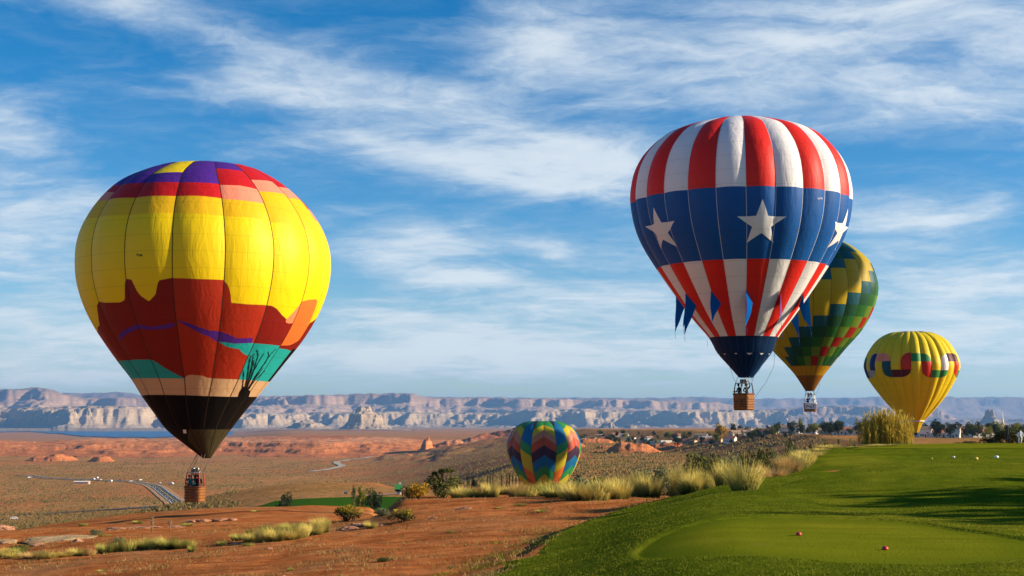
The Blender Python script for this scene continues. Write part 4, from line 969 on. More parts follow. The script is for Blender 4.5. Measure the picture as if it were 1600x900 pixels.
def shrub_kind(k, spiky=False):
    if (k, spiky) not in SHR:
        SHR[(k, spiky)] = [(with_mat([l], LM[k])[0], with_mat([s], M_BARK)[0]) for l, s in (shrub_meshes(200 + i, spiky=spiky) for i in range(3))]
    return SHR[(k, spiky)]
def top_scale(px, p, top_py): return max(.15, EYE + p.y * el_tan(top_py) - p.z)
_n = 0
def clump(px, base, top, wpx, kind, label, group, Yd=None, variant=None):
    global _n; _n += 1
    p = ground_at(px, Yd) if Yd else on_ground(px, base)
    h = top_scale(px, p, top); w = wpx * p.y / F
    h *= (.92 if group == G1 else .8) + .45 * ((_n * .618) % 1.0); w *= (.95 if group == G1 else .8) + .5 * ((_n * .414) % 1.0)
    o = add('grass_clump', TU[kind][_n % 8 if variant is None else variant], None, None, (p.x, p.y, p.z - .03), _n * 2.1); o.scale = (w * .95, w * .95, h)
    return tag(o, label, 'grass clump', group)
def shrub(px, base, top, wpx, kind, label, group=None, Yd=None, spiky=False, name='shrub'):
    global _n; _n += 1
    p = ground_at(px, Yd) if Yd else on_ground(px, base)
    h = top_scale(px, p, top); w = wpx * p.y / F * 1.05
    t = thing(name, label, 'shrub', (p.x, p.y, p.z - .02), _n * 1.3, group); t.scale = (w, w, h * 1.06)
    l, s = shrub_kind(kind, spiky)[_n % 3]; add('foliage', l, None, t); add('stem', s, None, t); return t
G1 = 'pale desert grass clumps along the turf edge'
clump(1163, 768, 711, 58, 'straw', 'largest rounded pale straw grass clump at the turf edge', G1); clump(1064, 764, 722, 52, 'straw', 'pale straw grass clump second in size beside the turf edge', G1)
for (px, b, tp, w, k) in [(1130, 752, 716, 40, 'straw'), (1035, 772, 738, 46, 'straw'), (1000, 776, 742, 48, 'straw'), (965, 779, 746, 50, 'straw'), (930, 781, 748, 54, 'straw'), (900, 782, 752, 46, 'straw'), (1015, 768, 734, 40, 'straw'), (980, 770, 740, 44, 'straw'), (945, 773, 744, 44, 'straw'), (1085, 758, 728, 40, 'straw'), (1105, 758, 724, 44, 'straw'),
                          (868, 777, 754, 40, 'greeng'), (845, 774, 753, 36, 'greeng'), (820, 772, 754, 36, 'greeng'), (800, 771, 757, 32, 'straw'), (778, 770, 756, 34, 'straw'), (755, 770, 757, 30, 'gold'), (735, 771, 758, 30, 'gold'), (712, 772, 760, 26, 'gold'), (885, 779, 756, 36, 'straw'), (858, 776, 758, 34, 'greeng'),
                          (1012, 774, 748, 30, 'greeng'), (955, 778, 757, 30, 'greeng'), (1075, 768, 742, 30, 'greeng')]:
    clump(px, b, tp, w, k, 'pale yellow fluffy grass clump in the row along the turf edge', G1)
for j in range(14):
    px = 718 + 27.5 * j + 7 * math.sin(j * 2.7); tp = np.interp(px, [718, 860, 1000, 1110], [757, 750, 735, 716]) + 4 * math.sin(j * 1.9)
    clump(px, 0, tp, 40 + 8 * math.sin(j * 3.1), ('straw', 'greeng', 'straw', 'gold')[j % 4] if px < 960 else 'straw', 'pale yellow fluffy grass clump in the row along the turf edge', G1, Yd=float(np.interp(px, [718, 900, 1110], [70, 65, 62])))
for (px, Yd, tp, w, k) in [(1205, 66, 716, 46, 'gold'), (1225, 72, 708, 48, 'gold'), (1245, 78, 700, 46, 'straw'), (1268, 84, 695, 48, 'straw'), (1292, 90, 692, 50, 'straw'), (1318, 95, 696, 44, 'gold'), (1340, 98, 695, 44, 'straw'), (1362, 101, 694, 40, 'straw'), (1190, 62, 722, 40, 'gold'), (1385, 102, 693, 40, 'straw'), (1402, 103, 695, 34, 'gold'), (1235, 74, 708, 40, 'gold'), (1256, 81, 699, 40, 'straw'), (1280, 87, 696, 40, 'straw'), (1305, 93, 697, 40, 'gold')]:
    clump(px, 0, tp, w, k, 'golden feathery grass clump behind the crest of the turf', 'golden grass clumps behind the turf crest', Yd)
G2 = 'mixed grass clumps on the red slope at left'
for (px, b, tp, w, k) in [(372, 845, 828, 30, 'greeng'), (392, 846, 822, 36, 'straw'), (412, 847, 818, 38, 'straw'), (432, 846, 816, 40, 'straw'), (452, 843, 812, 42, 'straw'), (470, 840, 810, 42, 'straw'), (488, 836, 808, 42, 'straw'), (504, 832, 806, 38, 'straw'), (425, 834, 814, 40, 'greeng'), (460, 830, 808, 40, 'greeng'), (495, 826, 804, 36, 'straw'), (400, 836, 820, 34, 'greeng'), (580, 826, 804, 26, 'straw'), (345, 852, 842, 20, 'greeng'), (388, 853, 843, 18, 'greeng'), (300, 862, 850, 18, 'greeng'),
                          (225, 858, 834, 34, 'greeng'), (245, 858, 832, 36, 'greeng'), (262, 858, 833, 36, 'greeng'), (282, 857, 835, 38, 'greeng'), (296, 857, 840, 24, 'greeng'), (165, 864, 842, 30, 'greeng'), (182, 862, 838, 32, 'greeng'), (200, 861, 837, 30, 'greeng'), (120, 868, 850, 34, 'straw'), (100, 870, 853, 30, 'straw'), (75, 872, 855, 34, 'straw'), (50, 872, 856, 36, 'gold'), (20, 872, 860, 30, 'straw'), (140, 868, 852, 28, 'gold'), (30, 868, 846, 30, 'greeng'), (5, 870, 852, 34, 'straw')]:
    clump(px, b, tp, w, k, 'ragged grass clump growing on the red slope at left', G2)
for (px, b, tp, w) in [(705, 832, 826, 16), (160, 893, 886, 14), (453, 892, 884, 12), (815, 790, 783, 22), (845, 800, 794, 20), (780, 795, 789, 18), (165, 838, 830, 22), (215, 818, 811, 20), (290, 822, 814, 22), (130, 822, 815, 20), (400, 800, 795, 14)]:
    clump(px, b, tp, w, 'greeng', 'small low green tuft scattered on the bare red dirt', 'small tufts on the bare dirt')
shrub(540, 815, 787, 50, 'yel', 'dark shrub with yellow flowering top left of the rounded one'); shrub(630, 816, 791, 44, 'yel', 'rounded olive shrub with yellow tips alone on the dirt')
shrub(654, 785, 752, 46, 'orange', 'orange yellow autumn shrub at the brink of the slope', Yd=72); shrub(640, 785, 756, 24, 'dark', 'dark green narrow shrub touching the autumn shrub', Yd=73)
shrub(694, 776, 736, 66, 'olive', 'tall open green bush with upright twigs right of the autumn shrub', Yd=75, spiky=True)
for (px, Yd, tp, w, k) in [(1088, 75, 700, 56, 'olive'), (1118, 72, 704, 44, 'olive'), (1165, 84, 694, 50, 'olive'), (1195, 86, 692, 44, 'mid'), (1230, 98, 684, 50, 'mid'), (1262, 105, 680, 52, 'mid'), (1300, 112, 679, 54, 'mid'), (1335, 116, 682, 44, 'olive'), (1040, 70, 722, 56, 'sage'), (1005, 70, 728, 50, 'sage'), (905, 73, 744, 50, 'sage'), (880, 76, 748, 44, 'dark'), (935, 74, 742, 40, 'mid'), (1140, 78, 704, 40, 'sage'), (1215, 90, 694, 40, 'sage'),
                           (1445, 125, 692, 40, 'olive'), (1480, 135, 690, 44, 'gold'), (1515, 140, 688, 46, 'olive'), (1430, 118, 694, 30, 'olive')]:
    if k == 'gold': clump(px, 0, tp, w, 'gold', 'dull gold grass clump behind the back edge of turf', 'dull grass clumps behind the turf', Yd)
    else: shrub(px, 0, tp, w, k, 'leafy desert shrub standing behind the grass along the turf', 'leafy shrubs behind the turf-edge grass', Yd)
shrub(1580, 0, 667, 70, 'mid', 'dense dark green bush right behind the two golfers', None, 165); shrub(1552, 0, 676, 40, 'dark', 'smaller dark bush just left of the standing golfer', None, 168)
shrub(30, 866, 849, 44, 'olive', 'low dark green shrub in the grass row at far left'); shrub(186, 858, 836, 26, 'sage', 'grey green shrub in the left grass row'); shrub(150, 836, 825, 24, 'sage', 'small grey shrub on the pale rock slab')
shrub(597, 806, 792, 30, 'sage', 'grey shrub in the hollow between the two yellow-tipped shrubs'); shrub(600, 878, 870, 26, 'mid', 'low green weed patch near the lower end of turf')
# reed bed: tall canes with leaves
def reeds():
    rs = np.random.RandomState(5); p = ground_at(1385, 104); n = 1300
    x = rs.randn(n) * .85; y = rs.randn(n) * .6; x = np.clip(x, -1.9, 1.6)
    roots = np.stack([x, y, np.zeros(n)], -1); d = np.stack([x * .02 + rs.randn(n) * .05, y * .02 + rs.randn(n) * .05], -1)
    ln = (2.45 - .10 * np.abs(x - .2) ** 1.6) * (.55 + .55 * rs.rand(n))
    t = thing('reed_clump', 'tall yellow reed clump in front of the lemon yellow balloon', 'reeds', (p.x, p.y, p.z - .05))
    cn = add('cane', blades_mesh('cane', roots, d, ln, np.full(n, .035), .15, 4, 3), LM['reed'], t); cn['kind'] = 'stuff'
    m2 = 70; xr = rs.randn(m2) * .8; tall = blades_mesh('plume', np.stack([xr, rs.randn(m2) * .5, np.zeros(m2)], -1), rs.randn(m2, 2) * .05, 2.6 + .9 * rs.rand(m2), np.full(m2, .045), .2, 4, 9); pl = add('plume', tall, LM['straw'], t); pl['kind'] = 'stuff'
    k = 4200; i = rs.randint(0, n, k); f = .25 + .75 * rs.rand(k)
    C = roots[i] + np.stack([d[i, 0] * ln[i] * f * .6, d[i, 1] * ln[i] * f * .6, ln[i] * f], -1) + rs.randn(k, 3) * .06
    lf = add('leaf', leaves_mesh('leaf', C, .13, 8, 2.2), LM['reed'], t); lf['kind'] = 'stuff'
reeds()

# short grass of the rough, dry stubble and stones on the dirt
def ground_cover():
    rs = np.random.RandomState(3)
    def scatter(n, y0, y1, q0, q1):
        y = np.exp(rs.uniform(math.log(y0), math.log(y1), n)); q = rs.uniform(q0, q1, n); return q * y, y
    x, y = scatter(230000, 15, 60, -.06, .40); d = x - edge_x(y); e = lawn_lift(x, y)
    k = (e > .0) & (tee_r(x, y) > 1.005) & (rs.rand(len(x)) < .9); x, y, e = x[k], y[k], e[k]
    z = height(x, y) + e - .012; n = len(x)
    hgt = (.018 + .032 * rs.rand(n)) * (.7 + .5 * np.clip(fbm(x / 1.2, y / 1.2, 3, .5, 77) + .5, 0, 1.2))
    m = blades_mesh('turf_blades', np.stack([x, y, z], -1), rs.randn(n, 2) * .45, hgt, .010 + .010 * rs.rand(n) + y * .00022, .3, 1, 4)
    o = add('turf_blades', m, leafmat('turf_blade', (.060, .088, .005), (.225, .236, .016), 1.1, .25)); tag(o, kind='stuff')
    x, y = scatter(90000, 18, 75, -.42, .12); d = x - edge_x(y); f = fbm(x / 3.0, y / 1.6, 4, .55, 81); dens = np.clip(f * 3.2 - .05 + .55 * np.exp(d / 3.0), 0, 1)
    k = (d < .3) & (rs.rand(len(x)) < dens * .8); x, y = x[k], y[k]; n = len(x)
    m = blades_mesh('dry_stubble', np.stack([x, y, height(x, y) - .01], -1), rs.randn(n, 2) * .7, .05 + .09 * rs.rand(n), .014 + y * .0004, .4, 1, 6)
    o = add('dry_stubble', m, leafmat('dry_stubble_blade', (.14, .095, .03), (.40, .28, .10), .5, .25)); tag(o, kind='stuff')
    x, y = scatter(14000, 16, 70, -.06, .10); d = x - edge_x(y); k = (d < .4) & (d > -2.2 - 2 * fbm(x / 2, y / 2, 3, .5, 83)) & (fbm(x / 1.3, y / 1.0, 3, .5, 85) > .02); x, y = x[k], y[k]; n = len(x)
    m = blades_mesh('edge_weeds', np.stack([x, y, height(x, y) - .01], -1), rs.randn(n, 2) * .6, .05 + .08 * rs.rand(n), .016 + y * .0004, .4, 1, 7)
    o = add('edge_weeds', m, MATS['turf_blade']); tag(o, kind='stuff')
    x, y = scatter(2600, 18, 110, -.42, .02); k = (x - edge_x(y)) < -1.5; x, y = x[k], y[k]; n = len(x); r = .010 + .06 * rs.rand(n) ** 6 + y * .00012
    O = np.array([(1, 0, 0), (-.5, .87, 0), (-.5, -.87, 0), (.1, .1, .38)]); V = np.stack([x, y, height(x, y) - .005], -1)[:, None] + O[None] * r[:, None, None] * (1 + .4 * rs.randn(n, 4, 1)); b = np.arange(n)[:, None] * 4
    o = add('pebbles', np_mesh('pebbles', V.reshape(-1, 3), np.concatenate([b + [[0, 1, 3]], b + [[1, 2, 3]], b + [[2, 0, 3]]])), simple('pebble', (.36, .15, .07), .9)); tag(o, kind='stuff')
    # scrub dotted over the valley
    yv = np.exp(rs.uniform(math.log(170), math.log(3600), 170000)); qv = rs.uniform(-.40, .22, len(yv)); xv = qv * yv
    k = (xv < edge_x(yv) - 4) & (rs.rand(len(xv)) < np.clip(.18 + 1.7 * (fbm(xv / 140, yv / 240, 4, .55, 87) + .2), .05, 1) * np.interp(yv, [170, 700, 1200], [.35, .6, 1.0])) & ~((yv < 800) & (yv > 330) & (qv > -.19) & (qv < -.05)); xv, yv = xv[k], yv[k]; n = len(xv)
    r = (.40 + .85 * rs.rand(n) ** 2) * (1 + yv * .00025); O = np.array([(1, 0, -.1), (-.5, .87, -.1), (-.5, -.87, -.1), (.1, 0, 1.1)])
    V = np.stack([xv, yv, height(xv, yv)], -1)[:, None] + O[None] * r[:, None, None] * (1 + .25 * rs.randn(n, 4, 1)); b = np.arange(n)[:, None] * 4
    o = add('desert_scrub', np_mesh('desert_scrub', V.reshape(-1, 3), np.concatenate([b + [[0, 1, 3]], b + [[1, 2, 3]], b + [[2, 0, 3]]])), leafmat('scrub_leaf', (.075, .062, .020), (.24, .160, .05), .05, .1)); tag(o, kind='stuff')
ground_cover()

# ------------------------------------------------------------------ things on the slope
def rock_mesh(seed, sub=3, flat=.6):
    bm = bmesh.new(); bmesh.ops.create_icosphere(bm, subdivisions=sub, radius=.5)
    for v in bm.verts:
        n_ = mnoise.fractal(v.co * 2.2 + Vector((seed * 3.1, 0, 0)), 1.0, 2.0, 4); v.co *= 1 + .45 * n_; v.co.z *= flat
        v.co.z = round(v.co.z / .09) * .09 * .6 + v.co.z * .4
    m = bpy.data.meshes.new('rock'); bm.to_mesh(m); bm.free(); return m
M_PALEROCK = mat_rock('pale_slab_rock', [(0, (.38, .25, .13)), (.5, (.48, .34, .19)), (1, (.42, .28, .15))], (-12, 0), 2, (.32, .17, .08), .5)
M_REDROCK = mat_rock('red_boulder_rock', [(0, (.36, .14, .07)), (1, (.52, .27, .16))], (-12, 0), 2, (.28, .11, .06), .6)
ROCKS = [rock_mesh(i) for i in range(4)]
def rock(px, base, wpx, hpx, label, group=None, mat=None, deep=1.0, name='boulder'):
    global _n; _n += 1
    p = on_ground(px, base); w = wpx * p.y / F
    m = ROCKS[_n % 4].copy(); m.materials.clear(); m.materials.append(mat or M_REDROCK)
    o = add(name, m, None, None, (p.x, p.y, p.z + .1 * hpx * p.y / F), _n); o.scale = (w, w * deep, 1.7 * hpx * p.y / F); return tag(o, label, 'rock', group)
rock(92, 843, 118, 7, 'long pale sandstone slab lying across the slope at far left', None, M_PALEROCK, .7, 'rock_slab'); rock(8, 850, 40, 12, 'pale rounded rock at the left picture edge above the grass', None, M_PALEROCK); rock(6, 818, 36, 12, 'orange rock knob at the left picture edge by the valley', None, M_REDROCK)
for (px, b, w, h) in [(318, 815, 22, 7), (345, 814, 26, 7), (300, 816, 18, 6), (362, 813, 16, 5), (250, 845, 14, 6), (122, 846, 14, 6), (190, 826, 40, 4), (230, 824, 44, 4), (560, 822, 30, 8), (545, 827, 26, 7), (590, 822, 22, 6), (275, 824, 26, 4), (60, 852, 26, 5), (420, 858, 12, 4), (370, 851, 20, 5)]:
    rock(px, b, w, h, 'small reddish boulder half buried in the left slope', 'small boulders on the left slope')
def branch(px, base, wpx, label):
    p = on_ground(px, base); s = wpx * p.y / F; mb = MB()
    mb.tube([(-.5 * s, 0, .03), (-.1 * s, .05, .10), (.25 * s, 0, .07), (.5 * s, -.05, .12)], [.03, .04, .03, .01], 6); mb.tube([(-.1 * s, .05, .09), (.05 * s, -.1, .16), (.2 * s, -.12, .2)], [.025, .015, .006], 6); mb.tube([(-.3 * s, 0, .06), (-.4 * s, .1, .16)], [.02, .006], 5)
    o = mb.build('dead_branch', simple('bleached_wood', (.50, .36, .24), .85)); o.location = p; tag(o, label, 'branch')
branch(724, 798, 26, 'longer bleached dead branch lying on the dirt mound'); branch(676, 813, 14, 'short bleached stick lying below the rounded shrub')
def stalk(px, base, top, label):
    p = on_ground(px, base); h = top_scale(px, p, top); mb = MB(); mb.tube([(0, 0, -.05), (.03, 0, h * .5), (.0, 0, h)], [.03, .022, .008], 6)
    for k in range(14): a = k * 2.4; z = h * (.45 + .5 * k / 14); mb.tube([(0, 0, z), (.10 * math.cos(a), .1 * math.sin(a), z + .06)], [.012, .02], 5)
    o = mb.build('dry_flower_stalk', simple('dry_stalk', (.22, .15, .08), .9)); o.location = p; tag(o, label, 'plant')
stalk(237, 832, 806, 'tall dry flower stalk standing in the left grass'); stalk(265, 828, 813, 'shorter dry flower stalk right of the tall one')
# tee markers
def marker(px, base, dia, mat, label, group):
    p = on_ground(px, base); p.z += .03; t = thing('tee_marker', label, 'tee marker', p, 0, group); r = dia / 2
    mb = MB(); mb.lathe([(r * .75, 0), (r, r * .25), (r, r * .55), (r * .8, r * .95), (r * .4, r * 1.15), (.004, r * 1.2)], 16); mb.build('cap', mat, t)
    mb = MB(); mb.tube([(0, 0, -.1), (0, 0, r * .3)], r * .2, 8); mb.build('spike', M_METAL, t)
M_MRED = simple('marker_red', (.55, .03, .02), .35, .5); M_MWH = simple('marker_white', (.8, .8, .76), .4, .5); M_MYE = simple('marker_yellow', (.7, .5, .05), .4, .5)
marker(1248, 839, .115, M_MRED, 'red domed tee marker near the middle of the mown tee', 'red tee markers'); marker(1383, 862, .115, M_MRED, 'red domed tee marker nearer the front edge of the mown tee', 'red tee markers')
marker(1490, 716, .17, M_MWH, 'white tee marker on the far tee left of the other white', 'far tee markers'); marker(1557, 717, .17, M_MWH, 'white tee marker on the far tee closest to the right edge', 'far tee markers')
marker(1525, 719.5, .16, M_MYE, 'yellow tee marker between the two white ones', 'far tee markers'); marker(1456, 718, .13, M_MYE, 'small yellow tee marker left of all white ones', 'far tee markers')

# ------------------------------------------------------------------ people
M_SKIN = simple('skin', (.48, .25, .16), .5); M_HAIR = simple('dark_hair', (.03, .02, .015), .6)
def person_mesh(pose):
    """one continuous body grown over a posed skeleton; faces its own -Y"""
    J = {'pel': (0, 0, .95), 'sp': (0, .01, 1.15), 'ch': (0, .02, 1.34), 'nk': (0, .015, 1.50), 'hd': (0, -.01, 1.58)}
    Rd = {'pel': .155, 'sp': .135, 'ch': .15, 'nk': .055, 'hd': .06}
    E = [('pel', 'sp'), ('sp', 'ch'), ('ch', 'nk'), ('nk', 'hd')]; K = {'pel': 1, 'sp': 0, 'ch': 0, 'nk': 2, 'hd': 2}
    for s, c in ((-1, 'l'), (1, 'r')):
        J.update({'sh' + c: (s * .19, .02, 1.43), 'hip' + c: (s * .095, 0, .90), 'kn' + c: (s * .11, -.02, .50), 'an' + c: (s * .115, .02, .09), 'to' + c: (s * .13, -.14, .04)})
        arm = {'rest': [(s * .25, .03, 1.15), (s * .25, -.08, .90), (s * .24, -.12, .82)], 'rail': [(s * .28, -.04, 1.16), (s * .22, -.28, 1.12), (s * .20, -.36, 1.12)], 'up': [(s * .27, -.05, 1.62), (s * .16, -.08, 1.86), (s * .14, -.08, 1.95)]}
        which = pose if pose in arm else ('up' if (pose == 'pilot' and s > 0) else 'rail')
        if pose == 'stoop': which = 'rail'
        e, w, h = arm[which]
        J.update({'el' + c: e, 'wr' + c: w, 'ha' + c: h}); Rd.update({'sh' + c: .072, 'el' + c: .048, 'wr' + c: .034, 'ha' + c: .042, 'hip' + c: .105, 'kn' + c: .068, 'an' + c: .048, 'to' + c: .038})
        E += [('ch', 'sh' + c), ('sh' + c, 'el' + c), ('el' + c, 'wr' + c), ('wr' + c, 'ha' + c), ('pel', 'hip' + c), ('hip' + c, 'kn' + c), ('kn' + c, 'an' + c), ('an' + c, 'to' + c)]
        K.update({'sh' + c: 0, 'el' + c: 0, 'wr' + c: 2, 'ha' + c: 2, 'hip' + c: 1, 'kn' + c: 1, 'an' + c: 4, 'to' + c: 4})
        hv = Vector(h); dv = (hv - Vector(w)).normalized(); sd = dv.cross(Vector((s, 0, 0.2))).normalized() if abs(dv.x) < .9 else Vector((0, 1, 0))
        for f, (o, ln) in enumerate(((-.030, .062), (-.010, .075), (.010, .070), (.028, .055))):
            a, b = 'f%d%s' % (f, c), 'g%d%s' % (f, c); J[a] = tuple(hv + dv * .03 + sd * o); J[b] = tuple(hv + dv * (.03 + ln) + sd * o * 1.2 + Vector((-s * .02, 0, 0)))
            Rd[a] = .010; Rd[b] = .008; K[a] = K[b] = 2; E += [('ha' + c, a), (a, b)]
        a, b = 't0' + c, 't1' + c; J[a] = tuple(hv - dv * .02 - sd * .045); J[b] = tuple(hv + dv * .03 - sd * .07); Rd[a] = .012; Rd[b] = .009; K[a] = K[b] = 2; E += [('ha' + c, a), (a, b)]
    if pose == 'stoop':
        up = [k for k in J if not k.startswith(('hip', 'kn', 'an', 'to', 'pel'))]; M4 = Matrix.Translation((0, 0, .95)) @ Matrix.Rotation(R(52), 4, 'X') @ Matrix.Translation((0, 0, -.95))
        for k in up: J[k] = tuple(M4 @ Vector(J[k]))
        for k in list(J):
            x, y, z = J[k]
            if not k.startswith(('an', 'to')): J[k] = (x, y + .05, z - .22)
        for c in 'lr': x, y, z = J['kn' + c]; J['kn' + c] = (x * 1.2, -.16, .46)
    names = list(J); me = bpy.data.meshes.new('body'); me.from_pydata([J[n] for n in names], [(names.index(a), names.index(b)) for a, b in E], []); me.update()
    o = bpy.data.objects.new('tmp_body', me); COL.objects.link(o); sk = o.modifiers.new('s', 'SKIN'); sk.branch_smoothing = .5
    o.modifiers.new('d', 'SUBSURF').levels = 1
    for i, n in enumerate(names): me.skin_vertices[0].data[i].radius = (Rd[n], Rd[n] * (.72 if n in ('pel', 'sp', 'ch') else 1)); me.skin_vertices[0].data[i].use_root = (n == 'pel')
    dg = bpy.context.evaluated_depsgraph_get(); body = bpy.data.meshes.new_from_object(o.evaluated_get(dg)); bpy.data.objects.remove(o)
    bm = bmesh.new(); bm.from_mesh(body); P = np.array([J[n] for n in names]); kk = [K[n] for n in names]
    for f in bm.faces:
        c = np.array(f.calc_center_median()); f.material_index = kk[int(np.argmin(((P - c) ** 2).sum(1)))]; f.smooth = True
    hc = Vector(J['hd']) + (Vector(J['hd']) - Vector(J['nk'])).normalized() * .095; rot = (Vector(J['hd']) - Vector(J['nk'])).to_track_quat('Z', 'Y').to_matrix() if pose == 'stoop' else Matrix.Identity(3)
    def blob(center, rx, ry, rz, mi, sub=2, face=False):
        r = bmesh.ops.create_icosphere(bm, subdivisions=sub, radius=1.0); vs_ = r['verts']; loc = {}
        for v in vs_:
            p = v.co.copy(); q = Vector((p.x * rx, p.y * ry, p.z * rz))
            if face:
                if p.z < 0: q.x *= 1 + .22 * p.z; q.y *= 1 + .10 * p.z
                if abs(p.x) < .18 and p.y < -.8 and abs(p.z + .1) < .22: q.y -= .022
            loc[v] = (q, p); v.co = hc + rot @ (q + center)
        for f in set(f for v in vs_ for f in v.link_faces):
            f.smooth = True; f.material_index = mi
            if face:
                c = sum((loc[v][1] for v in f.verts), Vector()) / len(f.verts)
                if c.z > .45 or (c.y > .25 and c.z > -.5): f.material_index = 3
    blob(Vector((0, 0, 0)), .078, .098, .122, 2, 3, True)
    for s in (-1, 1):
        blob(Vector((s * .079, .01, -.005)), .012, .02, .03, 2, 1); blob(Vector((s * .03, -.089, .012)), .012, .008, .008, 3, 1)
    blob(Vector((0, -.083, -.062)), .026, .010, .007, 5, 1)
    m = bpy.data.meshes.new('person'); bm.to_mesh(m); bm.free(); return m
PM = {k: person_mesh(k) for k in ('rest', 'rail', 'pilot', 'stoop')}
def cloth(name, c): return simple('cloth_' + name, c, .85, .1)
def person(pose, loc, rz, shirt, pants, label, group=None, scale=1.0, hair=None):
    m = PM[pose].copy(); m.materials.clear()
    for mt in (cloth(*shirt), cloth(*pants), M_SKIN, hair or M_HAIR, cloth('shoe', (.05, .04, .04)), cloth('lip', (.35, .1, .08))): m.materials.append(mt)
    o = add('person', m, None, None, loc, rz); o.scale = (scale,) * 3; return tag(o, label, 'person', group)
def riders(b, T, fz, lst):
    for (x, y, rz, pose, sh, lab) in lst:
        p = T @ Vector((x, y, fz)); ca, sa = math.cos(-b.az), math.sin(-b.az)
        person(pose, (p.x * ca - p.y * sa + b.X, p.x * sa + p.y * ca + b.D, p.z + b.zb), rz - b.az, sh, ('dark', (.03, .03, .04)), lab, 'people riding in balloon baskets')
BLK, TEALS, REDS, WHT, PNK = ('black', (.02, .02, .022)), ('teal', (.03, .14, .16)), ('red', (.32, .03, .03)), ('white', (.72, .72, .70)), ('pink', (.5, .25, .22))
riders(desert_b, desert_T, desert_z, [(-.36, -.20, R(20), 'rail', REDS, 'rider in dark red leaning on the left end of the desert balloon basket'), (-.14, -.30, R(-10), 'rail', TEALS, 'rider in teal at the front rail of the desert balloon basket'), (.12, -.20, R(5), 'rail', BLK, 'rider in black near the middle of the desert balloon basket'), (.36, -.22, R(-25), 'rail', BLK, 'rider in black at the right end of the desert balloon basket'), (.05, .28, R(160), 'pilot', REDS, 'pilot reaching up to the burner of the desert balloon')])
riders(flag_b, flag_T, flag_z + .18, [(-.38, -.1, R(-60), 'rail', BLK, 'rider in black at the left end of the striped balloon basket'), (.25, .05, R(20), 'pilot', BLK, 'pilot in black reaching up in the striped balloon basket')])
riders(stair_b, stair_T, stair_z, [(-.25, 0, R(10), 'pilot', BLK, 'pilot in dark jacket under the green balloon burner'), (.45, 0, R(-20), 'rail', WHT, 'rider in white shirt in the green balloon basket')])
p = ground_at(1575, 142); person('rest', (p.x, p.y, p.z + .05), R(200), ('black', (.02, .02, .022)), ('dark', (.03, .03, .04)), 'standing golfer in black on the far turf', None, 1.0)
p = ground_at(1594, 142); person('stoop', (p.x, p.y, p.z + .05), R(150), ('white', (.72, .72, .70)), ('redpants', (.30, .04, .04)), 'stooping golfer in white shirt beside the standing one', None, 1.0)

# ------------------------------------------------------------------ roads, cars, houses and trees of the valley and town
def far_ground(px, py): return on_ground(px, py, 900 if px < 410 else 200, 4200)
def strip(name, pxs, width, mat, lift=.9, off=0.0, parent=None, dash=None):
    P = [far_ground(x, y) for x, y in pxs]; out = []
    for i in range(len(P) - 1):
        n = max(2, int((P[i + 1] - P[i]).length / 18))
        for k in range(n): out.append(P[i].lerp(P[i + 1], k / n))
    out.append(P[-1]); sm = [sum((out[max(0, min(len(out) - 1, i + j))] for j in range(-4, 5)), Vector()) / 9 for i in range(len(out))]
    V = []
    for i, p in enumerate(sm):
        d = sm[min(i + 1, len(sm) - 1)] - sm[max(0, i - 1)]; d.z = 0; d.normalize(); nn = Vector((d.y, -d.x, 0))
        for s in (-1, 1):
            q = p + nn * (off + s * width / 2); V.append((q.x, q.y, 0))
    V = np.array(V); V[:, 2] = height(V[:, 0], V[:, 1]) + lift
    f = grid_faces(len(sm), 2)
    if dash: f = f[np.arange(len(f)) % dash[1] < dash[0]]
    return add(name, np_mesh(name, V, f), mat, parent)
M_ASPH = simple('asphalt', (.055, .055, .058), .9, .2, scale=.3); M_PALEROAD = simple('pale_gravel_road', (.42, .36, .27), .95, .1, scale=.1); M_LINEW = simple('road_paint_white', (.75, .75, .72), .7); M_LINEY = simple('road_paint_yellow', (.60, .42, .05), .7)
RD = [(308, 806), (291, 796), (280, 789), (270, 781), (260, 773), (251, 766), (240, 759), (226, 754.5), (200, 752), (150, 750.5), (100, 749), (62, 746), (40, 743), (20, 742)]
road = strip('road', RD, 15, M_ASPH, .9); tag(road, kind='structure')
sh_ = strip('road_shoulder', RD, 27, simple('dusty_shoulder', (.44, .25, .13), .95, 0, .3, .2), .6); tag(sh_, kind='structure')
for o_, w_, mt in ((-6.4, .7, M_LINEW), (6.4, .7, M_LINEW), (-.5, .5, M_LINEY), (.5, .5, M_LINEY)): strip('lane_marking', RD, w_, mt, 1.0, o_, road)
strip('lane_marking', RD, .6, M_LINEW, 1.0, -3.4, road, (1, 3))
r2 = strip('gravel_road', [(640, 706), (600, 711), (572, 714.5), (548, 718.5), (532, 721), (524, 723.5), (530, 726), (537, 727.5), (531, 730), (512, 734), (480, 738)], 16, M_PALEROAD, 1.2); tag(r2, kind='structure')
r3 = strip('side_road', [(10, 807), (60, 804), (120, 800.5), (180, 796.5), (240, 793), (275, 790)], 9, M_ASPH, 1.0); tag(r3, kind='structure')
